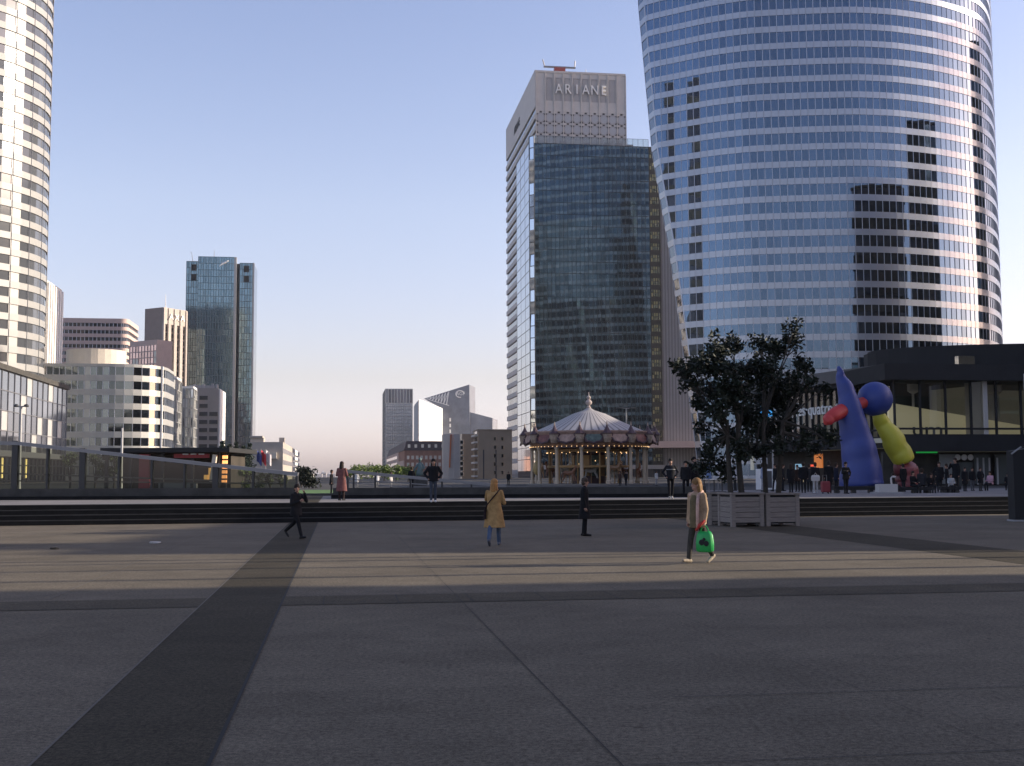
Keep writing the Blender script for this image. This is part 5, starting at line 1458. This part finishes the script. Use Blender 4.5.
def cloth(col, rough=.85):
    k = (tuple(col), rough)
    if k not in _mc: _mc[k] = mat('cloth', col, rough, var=.3, scale=7, spec=.12)
    return _mc[k]
SKIN = mat('skin', (.33, .19, .135), .6)
def ring_tube(mb, rings):                      # rings: (x, y, z, rx, ry)
    n = 16; mb.loft([[(x + rx * math.cos(2 * math.pi * k / n), y + ry * math.sin(2 * math.pi * k / n), z) for k in range(n)] for x, y, z, rx, ry in rings])

def person(label, foot, height, rz, top=(.02, .02, .022), legs=(.02, .02, .022), hair=(.03, .02, .015), shoe=(.02, .02, .02), coat=.80, pose='stand', stride=0.0, arms=('down', 'down'), longhair=False, yaw=0.0, detail=False, z=0.0, group=None, collar=None, flare=1.0, slim=1.0, lean=0.0, bare_legs=False, stripe=None, skirt=None):
    """Built facing -Y at 1.75 m, then scaled and turned; foot = pixel of the feet or a point."""
    p = G(foot[0], foot[1], z) if len(foot) == 2 else Vector(foot)
    t = thing('person', label, 'person', (p.x, p.y, z), rz, group)
    sc_ = height / 1.75; vox = .0085 if detail else .016
    sit = pose == 'sit'
    hipz = .93
    # legs in the sagittal plane (forward = -y)
    legsJ = []
    for sd_, ph in ((-1, 1), (1, -1)):
        if sit: f, kb = R(86), R(88)
        elif stride: f = R(stride) * ph; kb = R(6) if ph > 0 else R(abs(stride) * 1.25)
        else: f, kb = R(2) * ph, R(3)
        hp = Vector((sd_ * .088, 0, hipz)); kn = hp + Vector((0, -math.sin(f), -math.cos(f))) * .43
        g = f - kb; an = kn + Vector((sd_ * .0, -math.sin(g), -math.cos(g))) * .42
        pitch = g * .9 if (stride and ph < 0) else (R(8) if stride and ph > 0 else 0)
        fd = Vector((0, -math.cos(pitch), -math.sin(-pitch) if ph > 0 else math.sin(pitch)))
        legsJ.append((hp, kn, an, fd, sd_))
    low = min(min((an + fd * .17).z, (an - fd * .06).z) for _, _, an, fd, _ in legsJ) - .075
    dz = -low if not sit else (.46 - hipz + .0)
    V = lambda v: Vector((v[0], v[1] + lean * max(0, v[2] - .93) * -1, v[2] + dz)) * sc_
    S = sc_
    shz = 1.435; bd = MB(); cl = MB(); tr = MB(); hr = MB(); ex = MB()
    up = lambda x, y, zz_: V((x, y, zz_))
    # head
    hy = -.02; hc = Vector((0, hy, 1.625)); rot = Matrix.Rotation(yaw, 3, 'Z')
    H = lambda x, y, zz_: V(hc + rot @ Vector((x, y, zz_)))
    bd.ell(H(0, 0, .02), (.076 * S, .094 * S, .105 * S), 14, 10, rot); bd.ell(H(0, -.03, -.055), (.056 * S, .060 * S, .062 * S), 12, 8, rot)
    bd.cap(H(0, -.088, .012), H(0, -.108, -.022), .012 * S, .016 * S, 8)
    for e in (-1, 1): bd.ell(H(e * .078, .005, 0), (.014 * S, .024 * S, .034 * S), 8, 6, rot)
    bd.ell(H(0, -.082, -.062), (.026 * S, .014 * S, .012 * S), 8, 6, rot)
    bd.cap(up(0, .0, 1.42), H(0, .01, -.07), .058 * S, .054 * S, 12)
    ring_tube(bd, [tuple(up(0, 0, zz_)) + (rx * S * slim, ry * S) for zz_, rx, ry in ((.90, .15, .10), (1.0, .14, .095), (1.12, .13, .09), (1.28, .155, .10), (1.40, .15, .085), (1.45, .07, .06))])
    # arms
    sleeve_r = (.064, .054, .044)
    for sd_, ap in zip((-1, 1), arms):
        sh = Vector((sd_ * .175 * slim, 0, shz - .02))
        if ap == 'down': el = sh + Vector((sd_ * .05, .02, -.29)); wr = el + Vector((sd_ * -.005, -.05, -.25))
        elif ap == 'fwd': el = sh + Vector((sd_ * .05, -.14, -.25)); wr = el + Vector((0, -.17, -.18))
        elif ap == 'back': el = sh + Vector((sd_ * .05, .13, -.26)); wr = el + Vector((0, .10, -.22))
        elif ap == 'chest': el = sh + Vector((sd_ * .08, -.03, -.28)); wr = el + Vector((-sd_ * .15, -.20, .10))
        elif ap == 'face': el = sh + Vector((sd_ * .09, -.16, -.20)); wr = el + Vector((-sd_ * .12, -.12, .24))
        elif ap == 'pocket': el = sh + Vector((sd_ * .17, .06, -.25)); wr = el + Vector((-sd_ * .13, -.12, -.19))
        elif ap == 'lap': el = sh + Vector((sd_ * .05, -.05, -.28)); wr = el + Vector((-sd_ * .06, -.22, -.04))
        elif ap == 'mouth': el = sh + Vector((sd_ * .07, -.20, -.19)); wr = el + Vector((-sd_ * .16, -.05, .25))
        sh, el, wr = V(sh), V(el), V(wr); d = (wr - el).normalized(); tip = wr + d * .02 * S
        bd.cap(sh, el, .045 * S, .038 * S); bd.cap(el, wr, .037 * S, .026 * S)
        cl.cap(sh, el, sleeve_r[0] * S, sleeve_r[1] * S); cl.cap(el, wr - d * .01, sleeve_r[1] * S, sleeve_r[2] * S)
        # hand: palm, four unequal curled fingers, thumb from the side
        fw = Vector((0, -1, 0)); side = d.cross(Vector((1, 0, 0)) if abs(d.x) < .8 else fw).normalized(); nrm = d.cross(side).normalized()
        if nrm.x * sd_ > 0: nrm = -nrm
        pc = wr + d * .05 * S
        bd.cap(wr, wr + d * .075 * S, .024 * S, .030 * S, 8); bd.cap(pc - side * .018 * S, pc + d * .03 * S + side * .02 * S, .022 * S, .022 * S, 8)
        if detail:
            for k, (ln, off) in enumerate(((.070, -.030), (.082, -.010), (.078, .011), (.060, .030))):
                b0 = wr + d * .085 * S + side * off * S; b1 = b0 + (d * .8 + nrm * .35) * ln * .5 * S; b2 = b1 + (d * .45 + nrm * .8) * ln * .5 * S
                ex.tube([b0 - d * .02 * S, b0, b1, b2], [.0095 * S, .0095 * S, .0088 * S, .006 * S], 7)
            b0 = wr + d * .03 * S - side * .028 * S; b1 = b0 + (d * .7 - side * .6 + nrm * .4) * .035 * S; ex.tube([wr + d * .02 * S, b0, b1, b1 + (d * .85 + nrm * .5) * .03 * S], [.013 * S, .0115 * S, .010 * S, .007 * S], 7)
    # legs, trousers, shoes
    for hp, kn, an, fd, sd_ in legsJ:
        h_, k_, a_ = V(hp), V(kn), V(an)
        bd.cap(h_, k_, .070 * S, .050 * S); bd.cap(k_, a_, .049 * S, .036 * S)
        tr.cap(h_, k_, .088 * S, .064 * S); tr.cap(k_, a_ + (k_ - a_).normalized() * .02, .063 * S, .052 * S)
        sh_ = MB(); toe = a_ + fd * .165 * S - Vector((0, 0, .045)) * S; heel = a_ - fd * .05 * S - Vector((0, 0, .035)) * S
        sh_.cap(heel, a_ + fd * .06 * S - Vector((0, 0, .035)) * S, .040 * S, .042 * S); sh_.cap(a_ + fd * .06 * S - Vector((0, 0, .038)) * S, toe, .043 * S, .034 * S); sh_.cap(a_, heel, .046 * S, .038 * S)
        remesh(sh_, 'shoe', cloth(shoe, .5), t, .012, 2)
    tr.ell(up(0, .01, .95), (.165 * S * slim, .115 * S, .11 * S), 12, 8)
    remesh(bd, 'body', SKIN, t, vox, 3, ex if detail else None)
    if not bare_legs: remesh(tr, 'trousers', cloth(legs), t, vox, 4)
    # jacket or coat down to the hem height
    hem = coat if not sit else max(coat, .88)
    prof = [(1.475, .075, .065), (1.455, .13, .085), (1.42, .185, .105), (1.30, .205, .125), (1.12, .185, .122), (1.02, .19, .13), (.92, .205 * flare ** .4, .145), (.75, .215 * flare ** .8, .16), (.60, .235 * flare, .18), (.45, .25 * flare, .20), (.30, .26 * flare, .205), (.2, .265 * flare, .21)]
    rings = []
    for i, (zz_, rx, ry) in enumerate(prof):
        if zz_ < hem:
            z0, rx0, ry0 = prof[i - 1]; k = (z0 - hem) / (z0 - zz_)
            rings.append(tuple(up(0, .005, hem)) + ((rx0 + (rx - rx0) * k) * S * slim, (ry0 + (ry - ry0) * k) * S)); break
        rings.append(tuple(up(0, .005, zz_)) + (rx * S * slim, ry * S))
    ring_tube(cl, rings[::-1])
    if collar: cl.cap(up(-.06, .0, 1.47), up(.06, .0, 1.47), .055 * S, .055 * S)
    top_o = remesh(cl, 'coat' if coat < .78 else 'jacket', cloth(top), t, vox, 5)
    if stripe:
        sb = MB(); ring_tube(sb, [tuple(up(0, .005, 1.30)) + (.222 * S, .142 * S), tuple(up(0, .005, 1.265)) + (.220 * S, .142 * S)]); sb.build('stripe', cloth(stripe), t)
    if skirt:
        sb = MB(); ring_tube(sb, [tuple(up(0, 0, zz_)) + (rx * S, ry * S) for zz_, rx, ry in ((skirt[0], .17, .145), (.75, .175, .15), (1.0, .165, .125))]); remesh(sb, 'skirt', cloth(skirt[1]), t, vox, 3)
    # hair
    if hair:
        hr.ell(H(0, .014, .052), (.096 * S, .108 * S, .106 * S), 14, 10, rot); hr.ell(H(0, .045, -.015), (.094 * S, .078 * S, .092 * S), 12, 8, rot)
        if longhair:
            hr.cap(H(0, .055, 0), H(0, .075, -.16), .082 * S, .075 * S); hr.cap(H(-.055, .03, .0), H(-.075, .045, -.15), .045 * S, .04 * S); hr.cap(H(.055, .03, .0), H(.075, .045, -.15), .045 * S, .04 * S)
        remesh(hr, 'hair', cloth(hair, .6), t, min(vox, .012), 1)
    if detail:
        for e in (-1, 1):
            mb = MB(); mb.ell(H(e * .031, -.084, .018), .011 * S, 8, 6); mb.build('eye', M['black'], t)
    return t, V, S

# --- on the lower square
man, V, S = person('dark haired person in black padded jacket striding to the right with one hand raised', (296, 538.6), 1.56, R(58), (.018, .018, .02), (.014, .014, .016), (.02, .014, .012), coat=.78, stride=24, arms=('chest', 'mouth'), yaw=R(-38), detail=True, slim=1.05, collar=True)
wom, V, S = person('woman in long tan coat with blond hair and blue jeans walking away', (494.5, 546), 1.66, R(172), (.38, .235, .10), (.07, .10, .16), (.36, .19, .07), (.10, .11, .14), coat=.50, stride=17, arms=('chest', 'mouth'), longhair=True, yaw=R(-12), detail=True, flare=1.18, collar=True)
b = MB(); q = lambda x, y, z: wom.matrix_basis @ V((x, y, z))
wl = Vector(wom.location)
bag = thing('shoulder_bag', 'dark shoulder bag with diagonal strap worn over the tan coat', 'bag', q(.22, .1, .80))
bo = Vector(bag.location)
mb = MB(); mb.loft([[p - bo for p in (q(.20, -.02, .72), q(.26, -.02, .72), q(.26, .2, .72), q(.20, .2, .72))], [p - bo for p in (q(.21, -.0, .98), q(.25, -.0, .98), q(.25, .18, .98), q(.21, .18, .98))]]); mb.build('pouch', cloth((.03, .02, .02)), bag)
mb = MB(); mb.tube([p - bo for p in (q(.235, .1, .97), q(.16, .165, 1.1), (q(.02, .165, 1.27)), q(-.10, .125, 1.41), q(-.13, .02, 1.475), q(-.10, -.10, 1.41), q(.03, -.135, 1.25), q(.20, -.10, 1.05), q(.235, .05, .97))], .016, 6); mb.build('strap', cloth((.03, .02, .02)), bag)
blk, V, S = person('man in long black coat standing in profile facing right', (585, 536), 1.66, R(84), (.012, .012, .014), (.010, .010, .012), (.06, .045, .035), (.015, .012, .01), coat=.52, arms=('down', 'down'), detail=True, slim=1.05, collar=True)
gb, V, S = person('woman with shoulder length hair in beige jacket carrying a green bag', (698, 563.5), 1.66, R(-52), (.34, .24, .155), (.05, .045, .038), (.20, .115, .05), (.34, .28, .21), coat=.82, stride=15, arms=('down', 'down'), longhair=True, yaw=R(-22), detail=True, slim=1.05)
q = lambda x, y, z: gb.matrix_basis @ V((x, y, z))
# olive pullover, scarf
mb = MB(); n = 14
ring_tube(mb, [tuple(V((0, -.022, z_))) + (rx * S, ry * S) for z_, rx, ry in ((.74, .165, .135), (.9, .165, .13), (1.1, .15, .125), (1.3, .145, .125), (1.42, .09, .10))]); remesh(mb, 'pullover', cloth((.13, .105, .06)), gb, .012, 3)
mb = MB(); mb.tube([V(p) for p in ((.13, -.10, 1.40), (.15, -.145, 1.2), (.145, -.145, .95), (.14, -.14, .74))], .035 * S, 8); mb.tube([V(p) for p in ((-.13, -.08, 1.40), (-.08, .07, 1.49), (.08, .07, 1.49), (.13, -.10, 1.40))], .04 * S, 8); mb.build('scarf', cloth((.50, .33, .27)), gb, True)
hand = q(.235, -.04, .80)
sb = thing('shopping_bag', 'bright green plastic shopping bag with dark print held by the woman in beige', 'bag', (hand.x, hand.y, hand.z - .52), R(-20))
mb = MB(); rings = []
for z_, a, c in ((0, .13, .05), (.03, .17, .07), (.18, .175, .075), (.33, .155, .055), (.40, .12, .03)):
    rings.append([(a * math.cos(x) * (1 + .06 * math.sin(5 * x)), c * math.sin(x) * (1 + .12 * math.cos(7 * x)), z_) for x in [2 * math.pi * k / 24 for k in range(24)]])
mb.loft(rings); gm = mat('green plastic', (.012, .33, .07), .45, var=.1, scale=6); mb.build('bag_body', gm, sb, True)
mb = MB(); mb.tube([(-.09, 0, .38), (-.05, .0, .48), (0, 0, .53), (.05, 0, .48), (.09, 0, .38)], .014, 6); mb.build('handle', gm, sb)
for cx, cz, r_ in ((-.045, .19, .055), (.045, .17, .05), (0, .25, .03)):
    mb = MB(); mb.ell((cx, -.078, cz), (r_, .006, r_ * 1.1), 12, 6); mb.build('print', M['black'], sb)
a = q(.12, -.18, .86); c_ = hand
mb = MB(); mb.tube([Vector((-.16, -.02, .42)), Vector((-.09, -.05, .52)), Vector((.02, -.03, .62))], [.03, .035, .02], 8)
rp = thing('red_pouch', 'small red pouch held beside the green bag', 'pouch', sb.location, R(-20)); mb.build('pouch', cloth((.40, .05, .045), .6), rp, True)

# --- on the terrace
person('person in long reddish coat with dark hair standing with back turned on the terrace', (341.5, 500.4), 1.62, R(165), (.17, .075, .07), (.03, .02, .02), (.02, .014, .012), coat=.42, arms=('chest', 'chest'), longhair=True, z=ZP, flare=1.05)
person('person in dark jacket and jeans standing with hands in pockets on the terrace', (433.3, 502.2), 1.66, R(10), (.016, .016, .018), (.055, .065, .085), (.015, .012, .012), (.6, .6, .6), coat=.86, arms=('pocket', 'pocket'), longhair=True, z=ZP, slim=1.08)
person('person in dark striped shirt and black trousers walking beside the planted trees', (671, 499.0), 1.66, R(4), (.02, .02, .024), (.012, .012, .014), (.02, .016, .014), (.4, .38, .36), coat=.86, stride=9, arms=('pocket', 'pocket'), z=ZP, stripe=(.3, .3, .3))
person('slim person in dark clothes walking in front of the tall man with a backpack', (686, 497), 1.62, R(-15), (.014, .014, .016), (.012, .012, .014), (.02, .015, .012), coat=.84, stride=14, z=ZP)
person('tall person in black with a bulky backpack behind the woman in beige', (694.5, 496.6), 1.82, R(20), (.010, .010, .012), (.010, .010, .012), (.012, .01, .01), coat=.82, z=ZP, slim=1.15)
person('dark silhouetted person behind the railing left of the green statue', tuple(at(411.5, 484, 82).xy) + (ZP,), 1.62, R(170), (.012, .012, .014), z=ZP, coat=.75, arms=('chest', 'chest'))
person('dark standing person at the end of the railing by the gap', tuple(at(331.5, 484, 66).xy) + (ZP,), 1.35, R(90), (.010, .010, .012), z=ZP, coat=.7)
# crowd before the shopping centre
GR = 'people in front of the shopping centre'
K = (.013, .013, .015)
def crowd(px, Y, ptop, label, rz=0, **kw):
    p = at(px, 484, Y); h = at(px, ptop, Y).z - ZP
    if kw.get('pose') == 'sit': h = min(1.9, h / .74)
    person(label, (p.x, p.y, ZP), max(1.35, min(1.9, h)), R(rz), z=ZP, **kw)
crowd(763, 70, 463, 'person in pale blue top before the white notice board', 90, top=(.25, .28, .36), legs=(.3, .3, .33))
crowd(775.5, 69, 464, 'person in black walking past the white notice board', -70, top=K, stride=12)
crowd(791, 66, 464, 'person in black with long hair seen from behind near the blue screen', 190, top=K, longhair=True, coat=.6)
crowd(803.5, 65, 462, 'broad person in black between the lit poster and the red lit sign', 175, top=K, slim=1.15)
crowd(815.5, 63.5, 462.5, 'person in black jacket with white bag at waist and pale trousers', 180, top=K, legs=(.38, .38, .38), shoe=(.5, .5, .5))
crowd(829, 64, 461, 'person in black beside the red suitcase', 170, top=K, coat=.6)
crowd(846, 61.5, 462, 'person in black with a pale shirt front standing before the blue sculpture', 20, top=(.016, .016, .016), arms=('chest', 'pocket'), stripe=(.10, .09, .07))
crowd(893, 64, 473, 'person in black sitting beside the pale stone block', 60, top=K, pose='sit', arms=('lap', 'lap'))
crowd(913, 62.4, 471, 'person in black sitting on the left end of the bench by the red foot', 30, top=K, pose='sit', arms=('lap', 'lap'))
crowd(922, 62.5, 468, 'person in dark grey sitting in the middle of the bench by the red foot', 160, top=(.03, .03, .034), pose='sit', arms=('lap', 'lap'))
crowd(930.5, 62.4, 473, 'hunched person in black sitting on the right end of the bench', 10, top=K, pose='sit', arms=('lap', 'lap'), lean=.15)
crowd(939.5, 64.5, 462, 'person in black with reddish face standing right of the bench sitters', -20, top=K, coat=.7, arms=('pocket', 'down'))
crowd(956, 64, 458, 'tall person in black lifting a drink to the mouth', -60, top=K, arms=('mouth', 'down'), coat=.75)
crowd(951, 63.4, 474, 'person with white top sitting on the short bench', 0, top=(.35, .36, .36), pose='sit', arms=('lap', 'lap'))
crowd(965, 68, 473, 'short person in black with a white collar by the round signs', 10, top=K, coat=.55)
crowd(972.5, 70, 470, 'person in black jacket and grey trousers before the shop windows', 0, top=K, legs=(.09, .09, .10))
crowd(980.5, 69, 471, 'person in black with grey skirt before the shop windows', 15, top=K, legs=(.05, .05, .05), coat=.6, arms=('down', 'pocket'))
crowd(990.5, 70, 471, 'person in pink and white top sitting by the white window frames', -60, top=(.45, .27, .32), pose='sit', arms=('lap', 'lap'))
crowd(1008, 71, 473, 'person in black sitting nearest to the black pillar', -30, top=K, pose='sit', arms=('lap', 'lap'))
crowd(783, 72, 464, 'person in black left of the long haired person near the blue screen', 80, top=K, coat=.65)
crowd(797.5, 69, 465, 'person in dark brown just left of the broad person in black', -30, top=(.03, .018, .014), coat=.7)
crowd(809.5, 69, 464, 'person in dark grey half hidden behind the person with the white bag', 150, top=(.028, .028, .03), coat=.62)
crowd(836.5, 67, 463, 'person in dark blue left of the blue sculpture column', 100, top=(.012, .015, .03), coat=.7)
crowd(903.5, 67, 464, 'person in black standing left of the red sculpture foot', 200, top=K, coat=.72)
crowd(947, 68, 464, 'person in black standing behind the short low bench', -100, top=K, arms=('chest', 'chest'))
crowd(626, 112, 473.5, 'person in black standing at the right part of the carousel', 30, top=K, coat=.7)
crowd(620, 113, 474, 'person in dark brown standing beside the carousel column', -40, top=(.05, .03, .025))
crowd(656.5, 110, 476.5, 'small person in white right of the carousel', 40, top=(.5, .48, .46), legs=(.3, .28, .28))
crowd(508.5, 118, 477, 'dark person standing at the left of the carousel', 0, top=K)
crowd(735, 74, 466, 'person in white blouse behind the left planter trunks', -90, top=(.42, .42, .44), legs=(.03, .03, .03))
# white dots beyond the railing: people and pale bollards
for k, (px, c) in enumerate(((356.5, (.5, .5, .5)), (377, (.45, .45, .47)), (391, (.5, .47, .44)))):
    crowd(px, 95 + 3 * k, 478, ['person in white at the left end behind the sloping railing', 'person in pale grey in the middle behind the sloping railing', 'person in cream near the statue behind the sloping railing'][k], 30 * k, top=c, legs=(.2, .2, .2), coat=.7)
# red suitcase
p = at(825.5, 490, 62); t = thing('suitcase', 'red wheeled suitcase with upright handle beside people in black', 'suitcase', (p.x, p.y, ZP), R(8))
mb = MB(); mb.loft([[(-.19, -.1, .08), (.19, -.1, .08), (.19, .1, .08), (-.19, .1, .08)], [(-.21, -.12, .14), (.21, -.12, .14), (.21, .12, .14), (-.21, .12, .14)], [(-.21, -.12, .58), (.21, -.12, .58), (.21, .12, .58), (-.21, .12, .58)], [(-.18, -.1, .64), (.18, -.1, .64), (.18, .1, .64), (-.18, .1, .64)]]); mb.build('shell', mat('red fabric', (.22, .03, .04), .6), t)
mb = MB(); mb.tube([(-.11, .08, .6), (-.11, .08, .95), (.11, .08, .95), (.11, .08, .6)], .012, 6); mb.build('handle', M['grey_metal'], t)
for x in (-.15, .15):
    mb = MB(); mb.tube([(x - .02, 0, .045), (x + .02, 0, .045)], .045, 10); mb.build('wheel', M['black'], t)
# white carrier bag held at the waist
p = at(815.5, 477, 63.0); t = thing('carrier_bag', 'white carrier bag at the waist of the person in black and pale trousers', 'bag', (p.x, p.y, p.z - .2), 0)
mb = MB(); mb.loft([[(-.2, -.05, 0), (.2, -.05, 0), (.2, .05, 0), (-.2, .05, 0)], [(-.22, -.06, .2), (.22, -.06, .2), (.22, .06, .2), (-.22, .06, .2)], [(-.18, -.02, .3), (.18, -.02, .3), (.18, .02, .3), (-.18, .02, .3)]]); mb.build('bag_body', M['concrete'], t)
mb = MB(); mb.tube([(-.1, 0, .28), (0, 0, .42), (.1, 0, .28)], .012, 6); mb.build('handle', M['concrete'], t)

# scraps on the paving
for px, py, w_, lb in ((155, 543.5, .16, 'crumpled white paper scrap on the sunlit paving at left'), (54, 549.5, .12, 'small dark leaf scrap on the paving at far left')):
    p = G(px, py); t = MB(); n = 7
    t.loft([[(w_ * math.cos(a) * rnd.uniform(.7, 1.1), w_ * .6 * math.sin(a) * rnd.uniform(.7, 1.1), z_) for a in [2 * math.pi * k / n for k in range(n)]] for z_ in (.009, .03, .05)])
    o = t.build('paper_scrap' if w_ > .14 else 'leaf_scrap', M['concrete'] if w_ > .14 else M['bark'], loc=(p.x, p.y, 0)); tag(o, lb, 'litter')
# ================================================================== AIR
hz = MB(); hz.box(-2550, 2550, -850, 2650, -4, 206)
hm = bpy.data.materials.new('evening haze'); hm.use_nodes = True; hn = hm.node_tree; hn.nodes.clear()
ho = hn.nodes.new('ShaderNodeOutputMaterial'); pv = hn.nodes.new('ShaderNodeVolumePrincipled')
pv.inputs['Density'].default_value = .00007; pv.inputs['Color'].default_value = (.78, .82, .90, 1)
L(hn, pv.outputs[0], ho.inputs['Volume']); struct('haze', hz, hm)['kind'] = 'stuff'
